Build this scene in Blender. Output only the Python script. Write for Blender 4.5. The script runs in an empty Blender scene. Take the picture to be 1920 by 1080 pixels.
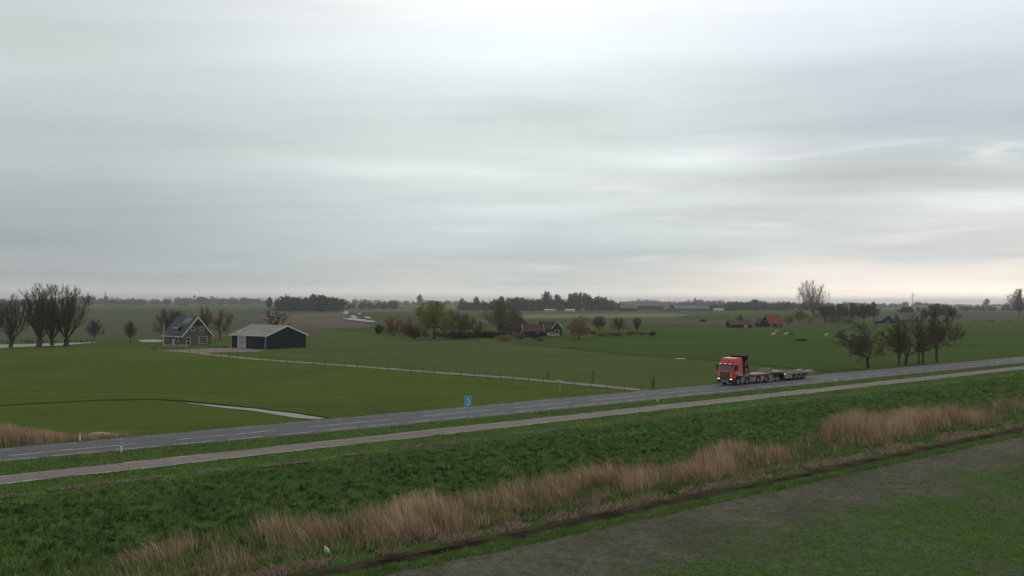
import bpy, math, random
import numpy as np
from mathutils import Matrix, Vector

sc = bpy.context.scene
C = bpy.context.collection
PI = math.pi
F = 1700.0                     # focal length in photo pixels (1920 wide)
CAM_Z = 12.0
SUN_EL, SUN_AZ = math.radians(42), math.radians(12)   # azimuth from +Y towards +X
# ------------------------------------------------------------------ camera
cd = bpy.data.cameras.new('camera'); cam = bpy.data.objects.new('camera', cd); C.objects.link(cam)
cd.sensor_width = 36; cd.lens = 36 * F / 1920; cd.clip_start = 0.5; cd.clip_end = 40000
PITCH, ROLL = math.atan(27 / F), 0.0042
fw = Vector((0, math.cos(PITCH), math.sin(PITCH)))
r0 = Vector((1, 0, 0)); u0 = r0.cross(fw)
R_ = r0 * math.cos(ROLL) + u0 * math.sin(ROLL); U_ = -r0 * math.sin(ROLL) + u0 * math.cos(ROLL)
m4 = Matrix((R_, U_, -fw)).transposed().to_4x4(); m4.translation = (0, 0, CAM_Z)
cam.matrix_world = m4
sc.camera = cam
# ------------------------------------------------------------------ render, exposure
sc.view_settings.view_transform = 'Standard'; sc.view_settings.look = 'None'
sc.view_settings.exposure = 0.0; sc.view_settings.gamma = 1.0
sc.render.engine = 'CYCLES'
cy = sc.cycles
cy.use_denoising = True
cy.max_bounces = 5; cy.diffuse_bounces = 2; cy.glossy_bounces = 2; cy.transmission_bounces = 3
cy.volume_bounces = 0; cy.transparent_max_bounces = 8
cy.use_adaptive_sampling = True; cy.adaptive_threshold = 0.02
cy.sample_clamp_indirect = 4.0
sc.render.use_persistent_data = False

# ------------------------------------------------------------------ node helpers
class NT:
    def __init__(s, tree): s.t = tree; s.n = tree.nodes; s.l = tree.links
    def node(s, typ, **kw):
        nd = s.n.new(typ)
        for k, v in kw.items(): setattr(nd, k, v)
        return nd
    def put(s, sock, v):
        if v is None: return
        if isinstance(v, bpy.types.NodeSocket): s.l.new(v, sock)
        else:
            if sock.type == 'RGBA' and len(v) == 3: v = (*v, 1)
            sock.default_value = v
    def math(s, op, a, b=None, c=None, clamp=False):
        nd = s.node('ShaderNodeMath', operation=op, use_clamp=clamp)
        s.put(nd.inputs[0], a); s.put(nd.inputs[1], b)
        if c is not None: s.put(nd.inputs[2], c)
        return nd.outputs[0]
    def mix(s, f, a, b, bt='MIX'):
        nd = s.node('ShaderNodeMix', data_type='RGBA', blend_type=bt)
        s.put(nd.inputs[0], f); s.put(nd.inputs[6], a); s.put(nd.inputs[7], b)
        return nd.outputs[2]
    def ramp(s, f, stops, interp='LINEAR'):
        nd = s.node('ShaderNodeValToRGB'); cr = nd.color_ramp; cr.interpolation = interp
        while len(cr.elements) < len(stops): cr.elements.new(0.5)
        for e, (p, c) in zip(cr.elements, stops):
            e.position = p; e.color = (*c, 1) if len(c) == 3 else c
        s.put(nd.inputs[0], f); return nd.outputs[0]
    def maprange(s, v, a, b, c=0.0, d=1.0, smooth=True):
        nd = s.node('ShaderNodeMapRange', interpolation_type='SMOOTHSTEP' if smooth else 'LINEAR')
        s.put(nd.inputs[0], v)
        for i, x in enumerate((a, b, c, d)): nd.inputs[i + 1].default_value = x
        return nd.outputs[0]
    def noise(s, vec, scale, detail=4, rough=0.55, dist=0.0):
        nd = s.node('ShaderNodeTexNoise'); s.put(nd.inputs['Vector'], vec)
        nd.inputs['Scale'].default_value = scale; nd.inputs['Detail'].default_value = detail
        nd.inputs['Roughness'].default_value = rough; nd.inputs['Distortion'].default_value = dist
        return nd.outputs['Fac']
    def mapping(s, vec, sc_=(1, 1, 1), rot=(0, 0, 0), loc=(0, 0, 0)):
        nd = s.node('ShaderNodeMapping'); s.put(nd.inputs[0], vec)
        nd.inputs['Location'].default_value = loc; nd.inputs['Rotation'].default_value = rot; nd.inputs['Scale'].default_value = sc_
        return nd.outputs[0]

# ------------------------------------------------------------------ world: overcast sky
wd = bpy.data.worlds.new('World'); sc.world = wd; wd.use_nodes = True
w = NT(wd.node_tree); w.n.clear()
out = w.node('ShaderNodeOutputWorld'); bg = w.node('ShaderNodeBackground'); w.l.new(bg.outputs[0], out.inputs[0])
bg.inputs[1].default_value = 0.1
sky = w.node('ShaderNodeTexSky', sky_type='NISHITA', sun_disc=False)
sky.sun_elevation = SUN_EL; sky.sun_rotation = SUN_AZ; sky.altitude = 0; sky.air_density = 1.0; sky.dust_density = 2.0
tc = w.node('ShaderNodeTexCoord'); D = tc.outputs['Generated']
sx = w.node('ShaderNodeSeparateXYZ'); w.l.new(D, sx.inputs[0])
X, Y, Z = sx.outputs
az = w.math('ARCTAN2', X, Y)                 # radians, 0 straight ahead
el = w.math('MULTIPLY', Z, 2.0)              # 0..1 for elevation 0..30 deg
def P(r, g, b): return tuple(((c / 255 + 0.055) / 1.055) ** 2.4 if c > 10 else c / 3294 for c in (r, g, b))
sig = w.mapping(D, (3, 3, 9)); wob = w.noise(sig, 1.0, 2)
elw = w.math('ADD', el, w.math('MULTIPLY', w.math('SUBTRACT', wob, 0.5), 0.09))
left = w.ramp(elw, [(0.0, P(184, 184, 182)), (0.05, P(170, 175, 176)), (0.13, P(157, 168, 171)), (0.26, P(174, 185, 186)), (0.42, P(193, 202, 203)), (0.62, P(203, 210, 212)), (1, P(190, 197, 200))])
mid = w.ramp(elw, [(0.0, P(229, 224, 215)), (0.045, P(206, 209, 206)), (0.12, P(194, 207, 209)), (0.22, P(212, 221, 222)), (0.30, P(218, 226, 226)), (0.40, P(212, 221, 221)), (0.52, P(236, 245, 250)), (0.62, P(248, 252, 254)), (1, P(214, 220, 224))])
right = w.ramp(elw, [(0.0, (1.25, 1.1, 0.98)), (0.03, (1.25, 1.12, 0.99)), (0.068, (1.04, 0.98, 0.90)), (0.1, P(216, 218, 216)), (0.17, P(216, 219, 217)), (0.25, P(200, 206, 206)), (0.36, P(188, 198, 204)), (0.45, P(204, 211, 218)), (0.6, P(228, 235, 242)), (1, P(200, 205, 210))])
cm = w.mix(w.maprange(az, -0.52, 0.02), left, mid)
cm = w.mix(w.maprange(az, 0.02, 0.46), cm, right)
# cloud deck: noise on a plane overhead, so that it foreshortens towards the horizon
zz = w.math('ADD', w.math('MAXIMUM', Z, 0.0), 0.09)
px = w.math('DIVIDE', X, zz); py = w.math('DIVIDE', Y, zz)
cv = w.node('ShaderNodeCombineXYZ'); w.l.new(px, cv.inputs[0]); w.l.new(py, cv.inputs[1]); cvo = cv.outputs[0]
n1 = w.noise(w.mapping(cvo, (0.42, 0.95, 1), (0, 0, 0.15)), 1.0, 4, 0.45, 0.5)
n2 = w.noise(w.mapping(cvo, (0.55, 2.6, 1), (0, 0, -0.05), (3, 7, 0)), 1.0, 5, 0.55, 0.6)
n3 = w.noise(w.mapping(D, (3.0, 3.0, 26), (0, 0.06, 0), (1, 2, 3)), 1.0, 4, 0.5, 0.3)
f1 = w.math('MULTIPLY', w.math('SUBTRACT', n1, 0.5), 0.40)
f2 = w.math('MULTIPLY', w.math('SUBTRACT', n2, 0.5), 0.17)
WB = w.math('MULTIPLY', w.math('SUBTRACT', w.noise(w.mapping(D, (6, 6, 20)), 1.0, 3), 0.5), 1.0)
azw = w.math('ADD', az, w.math('MULTIPLY', WB, 0.16)); zw = w.math('ADD', Z, w.math('MULTIPLY', WB, 0.035)); blob = None
for (bx_, by_, sx_, sy_, am) in ((1330, 290, 130, 24, .16), (1750, 190, 280, 62, -.13), (1900, 395, 170, 18, .17), (1220, 310, 200, 11, .06), (1420, 345, 380, 18, -.08), (1600, 380, 230, 8, .08), (1400, 430, 90, 14, .09), (1150, 470, 220, 20, -.07),
        (700, 315, 170, 11, .07), (450, 265, 280, 28, -.07), (1000, 215, 180, 30, -.08), (1600, 465, 280, 12, -.07), (960, 390, 90, 12, .08), (860, 432, 90, 7, .07), (500, 40, 240, 20, -.06), (150, 130, 240, 40, -.04), (330, 350, 300, 14, .05), (1250, 90, 300, 30, .04)):
    da = w.math('DIVIDE', w.math('SUBTRACT', azw, math.atan((bx_ - 960) / 1700)), sx_ / 1700); dz = w.math('DIVIDE', w.math('SUBTRACT', zw, (567 - by_) / 1740), sy_ / 1700)
    e_ = w.math('MULTIPLY', w.math('EXPONENT', w.math('MULTIPLY', w.math('ADD', w.math('MULTIPLY', da, da), w.math('MULTIPLY', dz, dz)), -1.0)), am)
    blob = e_ if blob is None else w.math('ADD', blob, e_)
f3 = w.math('MULTIPLY', w.math('SUBTRACT', n3, 0.5), w.maprange(az, -0.55, 0.4, 0.16, 0.55))
f3 = w.math('MULTIPLY', f3, w.maprange(Z, 0.35, 0.12))
f3 = w.math('MULTIPLY', f3, w.maprange(Z, 0.004, 0.045))
fac = w.math('ADD', w.math('ADD', 1.0, blob), w.math('ADD', w.math('MULTIPLY', f1, 0.6), w.math('ADD', f2, f3)))
vm = w.node('ShaderNodeVectorMath', operation='SCALE'); w.l.new(cm, vm.inputs[0]); w.l.new(fac, vm.inputs['Scale'])
# a thin bluish or warm cast inside the cloud deck
gn = w.noise(w.mapping(D, (5.0, 5.0, 42), (0, 0.05, 0), (4, 2.3, 0.7)), 1.0, 4, 0.55, 0.5)
gap = w.math('MULTIPLY', w.maprange(gn, 0.54, 0.74), w.math('MULTIPLY', w.maprange(az, -0.25, 0.25), w.math('MULTIPLY', w.maprange(Z, 0.2, 0.13), w.maprange(Z, 0.01, 0.04))))
vg = w.mix(w.math('MULTIPLY', gap, 0.6), vm.outputs[0], (0.90, 0.90, 0.88))
tint = w.mix(w.noise(w.mapping(D, (2, 2, 12), (0, 0, 0), (5, 1, 2)), 1.0, 2), (0.99, 1.0, 1.01), (1.015, 1.003, 0.975))
col = w.mix(1.0, vg, tint, 'MULTIPLY')
hb = w.node('ShaderNodeVectorMath', operation='SCALE'); w.l.new(col, hb.inputs[0]); w.l.new(w.maprange(Z, 0.025, 0.0, 1.0, 1.55), hb.inputs['Scale']); col = hb.outputs[0]
below = w.mix(w.maprange(Z, -0.02, 0.0), P(120, 125, 118), col)
vs = w.node('ShaderNodeVectorMath', operation='SCALE'); w.l.new(below, vs.inputs[0]); vs.inputs['Scale'].default_value = 10.9
w.put(bg.inputs[0], w.mix(0.985, sky.outputs[0], vs.outputs[0]))
# ------------------------------------------------------------------ sun behind the cloud
sd = bpy.data.lights.new('sun', 'SUN'); sun = bpy.data.objects.new('sun', sd); C.objects.link(sun)
sd.energy = 0.5; sd.angle = math.radians(20); sd.color = (1, 0.96, 0.9)
sv = Vector((math.sin(SUN_AZ) * math.cos(SUN_EL), math.cos(SUN_AZ) * math.cos(SUN_EL), math.sin(SUN_EL)))
sun.rotation_euler = sv.to_track_quat('Z', 'Y').to_euler(); sun.location = (0, 0, 50)

# ------------------------------------------------------------------ coordinates
CT, ST = 0.649, 0.7608                                       # road runs along (ST, CT); v is the distance across it
def W(u, v): return (-v * CT + u * ST, v * ST + u * CT)
def ray(px, py):
    d = fw * F + R_ * (px - 960) + U_ * (540 - py); return d
def at(px, py, z=0.0):                                      # the point of the level z seen at a photo pixel
    d = ray(px, py); t = (z - CAM_Z) / d.z
    return Vector((d.x * t, d.y * t, z))
def uv_at(px, v):                                           # distance along the road of pixel column px on line v
    k = (px - 960) / F; return v * (CT + k * ST) / (ST - k * CT)
def up(p, px_h): return px_h * p.y / F                      # pixel height -> metres at that depth

# ------------------------------------------------------------------ materials
def base_mat(name, rough=0.8, spec=0.3):
    m = bpy.data.materials.new(name); m.use_nodes = True; t = NT(m.node_tree); b = t.n['Principled BSDF']
    b.inputs['Roughness'].default_value = rough; b.inputs['Specular IOR Level'].default_value = spec
    return m, t, b
def mat(name, col, rough=0.8, spec=0.3, var=0.12, scale=3.0, metal=0.0, bump=0.0, emit=None, col2=None):
    m, t, b = base_mat(name, rough, spec)
    tcn = t.node('ShaderNodeTexCoord'); n = t.noise(tcn.outputs['Object'], scale, 5, 0.6)
    c2 = col2 or tuple(c * (1 - var * 2) for c in col); c1 = tuple(min(1, c * (1 + var)) for c in col)
    cc = t.ramp(n, [(0.3, c2), (0.7, c1)]); t.l.new(cc, b.inputs['Base Color'])
    b.inputs['Metallic'].default_value = metal
    if bump:
        bn = t.node('ShaderNodeBump'); bn.inputs['Strength'].default_value = bump; t.l.new(n, bn.inputs['Height']); t.l.new(bn.outputs[0], b.inputs['Normal'])
    if emit: b.inputs['Emission Color'].default_value = (*emit[0], 1); b.inputs['Emission Strength'].default_value = emit[1]
    return m
def attr_mat(name, stops, rough=0.75, spec=0.2, attr='tint', transl=0.0):
    m, t, b = base_mat(name, rough, spec)
    a = t.node('ShaderNodeAttribute', attribute_name=attr)
    t.l.new(t.ramp(a.outputs['Fac'], stops), b.inputs['Base Color'])
    return m
def ground_mat(name, cols, big=0.02, fine=0.6, streak=None, bumpd=0.3, rough=0.95, patch=None):
    """cols = dark, mid, light albedo; streak = (angle, across scale) of mowing or drill rows"""
    m, t, b = base_mat(name, rough, 0.0); cols = [tuple(x * 1.25 for x in c_) for c_ in cols]
    g = t.node('ShaderNodeNewGeometry').outputs['Position']
    nb = t.noise(g, big, 5, 0.6, 0.5); nf = t.noise(g, fine, 6, 0.7)
    f = t.math('ADD', t.math('MULTIPLY', nb, 0.55), t.math('MULTIPLY', nf, 0.45))
    if streak:
        ns = t.noise(t.mapping(g, (0.03, streak[1], 1), (0, 0, streak[0])), 1.0, 4, 0.6)
        f = t.math('ADD', t.math('MULTIPLY', f, 0.6), t.math('MULTIPLY', ns, 0.4))
    c = t.ramp(f, [(0.36, cols[0]), (0.5, cols[1]), (0.66, cols[2])])
    if patch:
        pn = t.noise(g, patch[1], 5, 0.65, 0.8)
        c = t.mix(t.maprange(pn, patch[2], patch[3]), c, patch[0])
    t.l.new(c, b.inputs['Base Color'])
    if bumpd:
        bn = t.node('ShaderNodeBump'); bn.inputs['Strength'].default_value = bumpd; bn.inputs['Distance'].default_value = 0.15
        t.l.new(nf, bn.inputs['Height']); t.l.new(bn.outputs[0], b.inputs['Normal'])
    return m

# ------------------------------------------------------------------ object helpers
def tag(o, label=None, cat=None, group=None, kind=None):
    if label: o['label'] = label
    if cat: o['category'] = cat
    if group: o['group'] = group
    if kind: o['kind'] = kind
    return o
def root(name, loc, rz=0.0, label=None, cat=None, group=None):
    o = bpy.data.objects.new(name, None); C.objects.link(o); o.location = loc; o.rotation_euler = (0, 0, rz)
    o.empty_display_size = 0.5
    return tag(o, label, cat, group)
def link(name, me, parent=None, loc=(0, 0, 0)):
    o = bpy.data.objects.new(name, me); C.objects.link(o); o.location = loc
    if parent: o.parent = parent
    return o
def np_mesh(name, V, Fc, m=None, tint=None, smooth=False):
    """V (n,3); Fc (m,k) with a constant number of corners"""
    V = np.asarray(V, np.float32); Fc = np.asarray(Fc, np.int32); n, k = Fc.shape
    me = bpy.data.meshes.new(name); me.vertices.add(len(V)); me.vertices.foreach_set('co', V.ravel())
    me.loops.add(n * k); me.loops.foreach_set('vertex_index', Fc.ravel())
    me.polygons.add(n); me.polygons.foreach_set('loop_start', np.arange(0, n * k, k, dtype=np.int32))
    me.update(calc_edges=True)
    if smooth: me.polygons.foreach_set('use_smooth', np.ones(n, bool))
    if tint is not None:
        a = me.attributes.new('tint', 'FLOAT', 'POINT'); a.data.foreach_set('value', np.asarray(tint, np.float32))
    if m: me.materials.append(m)
    me.validate()
    return me
class MB:
    def __init__(s): s.v = []; s.f = []
    def add(s, vs, fs):
        b = len(s.v); s.v += [tuple(v) for v in vs]; s.f += [tuple(b + i for i in f) for f in fs]; return s
    def box(s, x0, y0, z0, x1, y1, z1):
        return s.add([(x0, y0, z0), (x1, y0, z0), (x1, y1, z0), (x0, y1, z0), (x0, y0, z1), (x1, y0, z1), (x1, y1, z1), (x0, y1, z1)],
                     [(0, 3, 2, 1), (4, 5, 6, 7), (0, 1, 5, 4), (1, 2, 6, 5), (2, 3, 7, 6), (3, 0, 4, 7)])
    def slab(s, p, t):                                      # four top corners and a downward thickness
        q = [(a, b, c - t) for a, b, c in p]
        n = len(p); fs = [tuple(range(n)), tuple(range(2 * n - 1, n - 1, -1))] + [(i, i + n, (i + 1) % n + n, (i + 1) % n) for i in range(n)]
        return s.add(list(p) + q, fs)
    def prism(s, prof, axis, a, b):                         # profile (2-D) extruded along an axis from a to b
        def pt(p, h): return {'x': (h, p[0], p[1]), 'y': (p[0], h, p[1]), 'z': (p[0], p[1], h)}[axis]
        n = len(prof); vs = [pt(p, a) for p in prof] + [pt(p, b) for p in prof]
        return s.add(vs, [tuple(range(n)), tuple(range(2 * n - 1, n - 1, -1))] + [(i, i + n, (i + 1) % n + n, (i + 1) % n) for i in range(n)])
    def tube(s, p0, p1, r0, r1=None, k=8, cap=True):
        r1 = r0 if r1 is None else r1
        p0, p1 = Vector(p0), Vector(p1); d = (p1 - p0).normalized(); a = d.orthogonal().normalized(); b = d.cross(a)
        vs = [p + (a * math.cos(2 * PI * i / k) + b * math.sin(2 * PI * i / k)) * r for p, r in ((p0, r0), (p1, r1)) for i in range(k)]
        fs = [(i, (i + 1) % k, (i + 1) % k + k, i + k) for i in range(k)]
        if cap: fs += [tuple(range(k - 1, -1, -1)), tuple(range(k, 2 * k))]
        return s.add(vs, fs)
    def ring(s, c, axis_y0, axis_y1, r_out, r_in, k=20):    # a wheel-like ring round the y axis
        vs = []
        for y in (axis_y0, axis_y1):
            for r in (r_out, r_in):
                vs += [(c[0] + r * math.cos(2 * PI * i / k), y, c[1] + r * math.sin(2 * PI * i / k)) for i in range(k)]
        fs = []
        for i in range(k):
            j = (i + 1) % k
            fs += [(i, j, j + k, i + k), (2 * k + j, 2 * k + i, 3 * k + i, 3 * k + j), (i, 2 * k + i, 2 * k + j, j), (k + j, 3 * k + j, 3 * k + i, k + i)]
        return s.add(vs, fs)
    def build(s, name, m, parent=None, loc=(0, 0, 0), bevel=0.0, smooth=False):
        me = bpy.data.meshes.new(name); me.from_pydata(s.v, [], s.f)
        me.materials.append(m)
        import bmesh
        bm = bmesh.new(); bm.from_mesh(me); bmesh.ops.recalc_face_normals(bm, faces=bm.faces); bm.to_mesh(me); bm.free()
        o = link(name, me, parent, loc)
        if smooth: me.polygons.foreach_set('use_smooth', [True] * len(me.polygons))
        if bevel:
            md = o.modifiers.new('bevel', 'BEVEL'); md.width = bevel; md.segments = 2; md.limit_method = 'ANGLE'
        return o
RNG = np.random.default_rng(7)
def vnoise(x, y, seed=0):                                   # cheap smooth 2-D value noise
    r = np.random.default_rng(seed).random((64, 64)); xi = np.floor(x).astype(int); yi = np.floor(y).astype(int)
    fx = x - xi; fy = y - yi; fx = fx * fx * (3 - 2 * fx); fy = fy * fy * (3 - 2 * fy)
    g = lambda i, j: r[i % 64, j % 64]
    return (g(xi, yi) * (1 - fx) + g(xi + 1, yi) * fx) * (1 - fy) + (g(xi, yi + 1) * (1 - fx) + g(xi + 1, yi + 1) * fx) * fy
def fbm(x, y, seed=0): return (vnoise(x, y, seed) + 0.5 * vnoise(2.1 * x, 2.1 * y, seed + 1) + 0.25 * vnoise(4.3 * x, 4.3 * y, seed + 2)) / 1.75

# ------------------------------------------------------------------ the land: cross-section of dyke, road and ditch
PV = [-4000, 20, 36.6, 37.4, 38.5, 38.9, 39.9, 40.25, 41.3, 43.0, 47.0, 52.0, 56.0, 58.0, 62.0, 65.5, 68.5, 77.6, 79.0, 82.0, 9000]
PZ = [-0.8, -0.8, -0.8, -0.86, -1.04, -1.4, -1.4, -1.08, -0.92, -0.85, -0.75, -0.25, 0.45, 0.66, 0.74, 0.75, 0.76, 0.76, 0.5, 0.0, 0.0]
def bend(u, v):                                              # the ditch and the field edge run slightly closer to the road's far end
    return np.asarray(v, float) + np.interp(u, [15, 33, 100, 150], [-.2, -.8, -1.9, -2.4]) * np.interp(v, [0, 30, 42, 50], [0, 1, 1, 0])
def gz(u, v):
    z = np.interp(v, PV, PZ)
    rough = np.interp(v, [0, 36, 37.5, 40, 42, 56, 59, 61], [0.02, 0.02, 0.08, 0.04, 0.16, 0.16, 0.05, 0.0])
    return z + rough * (fbm(u * 0.5, v * 0.8, 5) - 0.5) * 2 * np.where((u > -40) & (u < 400), 1, 0)
US = np.concatenate([[-9000, -3000, -1000, -300, -100], np.arange(-40, 260, 0.75), np.arange(260, 460, 6), [600, 1000, 2000, 4500, 9000]])
def strip(name, vs, m):
    vs = np.array(vs, float); uu, vv = np.meshgrid(US, vs, indexing='ij')
    wob = np.where((vv > 37) & (vv < 42), (vnoise(uu * 0.35, vv * 0, 9) - 0.5) * 0.5, 0)
    x, y = W(uu, bend(uu, vv) + wob); z = gz(uu, vv)
    V = np.stack([x, y, z], -1).reshape(-1, 3); a, b = len(US), len(vs)
    i = (np.arange(a - 1)[:, None] * b + np.arange(b - 1)[None]).reshape(-1)
    o = link(name, np_mesh(name, V, np.stack([i, i + b, i + b + 1, i + 1], 1), m, smooth=True)); return tag(o, kind='structure')
M = {}
G1 = [(0.040, 0.061, 0.013), (0.058, 0.081, 0.018), (0.080, 0.102, 0.028)]
M['pasture'] = ground_mat('pasture_grass', G1, 0.012, 0.5, (math.atan2(CT, ST) * -1, 0.5), 0.25, patch=((0.072, 0.075, 0.03), 0.02, 0.52, 0.75))
M['bank'] = ground_mat('bank_soil_grass', [(0.025, 0.045, 0.012), (0.04, 0.07, 0.018), (0.06, 0.1, 0.026)], 0.3, 2.5, None, 0.6)
M['verge'] = ground_mat('verge_grass', [(0.045, 0.075, 0.02), (0.065, 0.105, 0.028), (0.085, 0.12, 0.035)], 0.25, 2.0, None, 0.5, patch=((0.12, 0.1, 0.065), 0.35, 0.56, 0.72))
M['soil'] = ground_mat('bare_field_soil', [(0.052, 0.053, 0.036), (0.092, 0.084, 0.062), (0.145, 0.127, 0.098)], 0.15, 3.0, None, 1.0, patch=((0.066, 0.08, 0.038), 1.2, 0.44, 0.68))
M['ditch'] = ground_mat('ditch_mud', [(0.035, 0.026, 0.018), (0.065, 0.048, 0.032), (0.11, 0.08, 0.055)], 0.5, 3.0, None, 0.9)
def sown(m_):
    t = NT(m_.node_tree); b = t.n['Principled BSDF']; src = b.inputs['Base Color'].links[0].from_socket
    g = t.node('ShaderNodeNewGeometry').outputs['Position']
    r = t.mapping(g, (1, 1, 1), (0, 0, -math.atan2(CT, ST))); s_ = t.node('ShaderNodeSeparateXYZ'); t.l.new(r, s_.inputs[0])
    e = t.math('ADD', s_.outputs[1], t.math('MULTIPLY', t.math('SUBTRACT', t.noise(g, 0.12, 4, 0.6), 0.5), 9.0))
    inside = t.maprange(e, 32.0, 27.0)
    rows = t.noise(t.mapping(r, (0.13, 0.03, 1), (0, 0, 0.22), (0, 0, 0)), 1.0, 2)
    bare = t.maprange(t.math('ADD', t.math('MULTIPLY', rows, 0.5), t.math('MULTIPLY', t.noise(g, 0.9, 6, 0.75), 0.6)), 0.5, 0.68)
    gn = t.ramp(t.noise(g, 3.0, 5, 0.7), [(0.3, (0.033, 0.064, 0.017)), (0.5, (0.062, 0.102, 0.028)), (0.7, (0.10, 0.142, 0.048))])
    t.l.new(t.mix(t.math('MULTIPLY', inside, t.math('SUBTRACT', 1.0, t.math('MULTIPLY', bare, 0.75))), src, gn), b.inputs['Base Color'])
sown(M['soil'])
strip('near_field', [-4000, -500, -60, -20, 0, 10, 15, 20] + list(np.arange(21, 37.7, 0.7)) + [37.6], M['soil'])
strip('ditch_bank', [37.6, 38.0, 38.5, 38.7, 38.9, 39.5, 39.9, 40.1, 40.25], M['ditch'])
strip('grass_bank', [40.25, 40.6, 41.3] + list(np.arange(42, 58, 0.7)) + [58.0], M['bank'])
strip('road_verge', [58.0, 60, 62, 65.5, 68.5, 77.6, 79.0, 80.5, 82.0], M['verge'])
strip('pasture', [82.0, 90, 110, 150, 200, 300, 500, 1000, 2500, 5000, 9000], M['pasture'])
# water standing in the ditch
mw, t, b = base_mat('ditch_water', 0.5, 0.0); b.inputs['Base Color'].default_value = (0.035, 0.028, 0.019, 1)
g = t.node('ShaderNodeNewGeometry').outputs['Position']; bn = t.node('ShaderNodeBump'); bn.inputs['Strength'].default_value = 0.03
t.l.new(t.noise(g, 3, 3), bn.inputs['Height']); t.l.new(bn.outputs[0], b.inputs['Normal']); M['water'] = mw
t.l.new(t.ramp(t.noise(g, 0.7, 5, 0.7), [(0.4, (0.018, 0.014, 0.010)), (0.56, (0.05, 0.042, 0.026)), (0.66, (0.045, 0.062, 0.02))]), b.inputs['Base Color'])
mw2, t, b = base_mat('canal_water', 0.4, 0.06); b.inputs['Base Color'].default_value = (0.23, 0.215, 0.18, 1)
g = t.node('ShaderNodeNewGeometry').outputs['Position']; bn = t.node('ShaderNodeBump'); bn.inputs['Strength'].default_value = 0.1
t.l.new(t.noise(g, 1.5, 3), bn.inputs['Height']); t.l.new(bn.outputs[0], b.inputs['Normal']); M['canal'] = mw2
def band(name, u0, u1, v0, v1, z, m, step=2.0, seed=0, jit=0.0):
    u = np.arange(u0, u1 + step, step) if step < (u1 - u0) else np.array([u0, u1])
    v0, v1 = (q(u) if callable(q) else q for q in (v0, v1))
    j0 = (vnoise(u * 0.8, u * 0, seed) - 0.5) * jit; j1 = (vnoise(u * 0.8 + 9, u * 0, seed + 3) - 0.5) * jit
    a = np.stack(W(u, bend(u, v0 + j0)) + (u * 0 + z,), 1); b_ = np.stack(W(u, bend(u, v1 + j1)) + (u * 0 + z,), 1)
    V = np.concatenate([a, b_]); n = len(u); i = np.arange(n - 1)
    return tag(link(name, np_mesh(name, V, np.stack([i, i + 1, i + 1 + n, i + n], 1), m)), kind='structure')
band('ditch_water', -60, 500, 38.5, 40.1, -1.15, M['water'], 4)

# ------------------------------------------------------------------ road and cycle path
def road_mat(name, c0, c1, joint=None, gravel=1.2):
    m, t, b = base_mat(name, 0.8, 0.12)
    g = t.node('ShaderNodeNewGeometry').outputs['Position']
    r = t.mapping(g, (1, 1, 1), (0, 0, -math.atan2(CT, ST)))
    n = t.noise(t.mapping(r, (0.06, 0.8, 1)), 1.0, 5, 0.6); f = t.noise(g, gravel, 5, 0.7)
    c = t.ramp(t.math('ADD', t.math('MULTIPLY', n, 0.6), t.math('MULTIPLY', f, 0.4)), [(0.4, c0), (0.6, c1)])
    if joint:
        s_ = t.node('ShaderNodeSeparateXYZ'); t.l.new(r, s_.inputs[0])
        fr = t.math('FRACT', t.math('MULTIPLY', s_.outputs[0], 1 / joint))
        c = t.mix(t.math('LESS_THAN', fr, 0.012), c, (0.08, 0.07, 0.06))
    t.l.new(c, b.inputs['Base Color']); return m
M['asphalt'] = road_mat('asphalt', (0.080, 0.076, 0.079), (0.108, 0.103, 0.106))
M['shoulder'] = road_mat('road_shoulder', (0.085, 0.085, 0.066), (0.125, 0.118, 0.098))
M['path'] = road_mat('cycle_path', (0.15, 0.115, 0.105), (0.20, 0.158, 0.148), joint=5.0)
M['paint'] = mat('worn_white_paint', (0.40, 0.39, 0.40), 0.7, 0.1, 0.3, 1.5)
M['paint_far'] = mat('thin_worn_paint', (0.27, 0.265, 0.26), 0.7, 0.1, 0.3, 1.0)
M['kerb'] = mat('pale_kerb_band', (0.31, 0.30, 0.24), 0.85, 0.1, 0.3, 1.0)
EDGE = lambda u: np.interp(u, [14, 25, 37, 60], [71.15, 70.7, 69.9, 69.6])     # the asphalt widens towards the bend
SHE = lambda u: np.interp(u, [14, 25, 37, 60], [71.0, 70.45, 69.4, 69.0])
band('road_shoulder', -60, 420, SHE, 70.2 + 1.1, 0.79, M['shoulder'], 2, 3, 0.5)
band('road_shoulder', -60, 420, 76.4, 77.4, 0.79, M['shoulder'], 2, 7, 0.5)
band('road', -80, 600, EDGE, 76.8, 0.80, M['asphalt'], 4)
band('cycle_path', -60, 600, 62.5, 65.2, 0.79, M['path'], 1.3, 11, 0.12)
band('path_edge', -60, 400, 62.3, 62.62, 0.796, M['kerb'], 0.9, 21, 0.35)
band('path_edge', -60, 400, 65.08, 65.3, 0.796, M['kerb'], 0.9, 31, 0.25)
def dashes(name, v, wd_, on, off, m, start=0.0, u1=330):
    V = []; Fc = []; u = -60.0 + start
    while u < u1:
        L = on * random.uniform(0.93, 1.05); i = len(V)
        for (uu, o_) in ((u, 0), (u + L, 0), (u + L, wd_), (u, wd_)):
            vv = (v(uu) if callable(v) else v) + o_; V.append((*W(uu, vv), 0.806))
        Fc.append((i, i + 1, i + 2, i + 3)); u += on + off
    return tag(link(name, np_mesh(name, V, Fc, m)), kind='structure')
random.seed(3)
dashes('road_marking', lambda q: float(np.interp(q, [14, 25, 37, 60], [71.3, 70.95, 70.5, 70.35])), 0.2, 3.2, 1.1, M['paint'])
dashes('road_marking', 76.35, 0.16, 3.0, 1.0, M['paint_far'], 1.2)
dashes('road_marking', 73.3, 0.2, 9.0, 3.0, M['paint'], 3.0)
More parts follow.
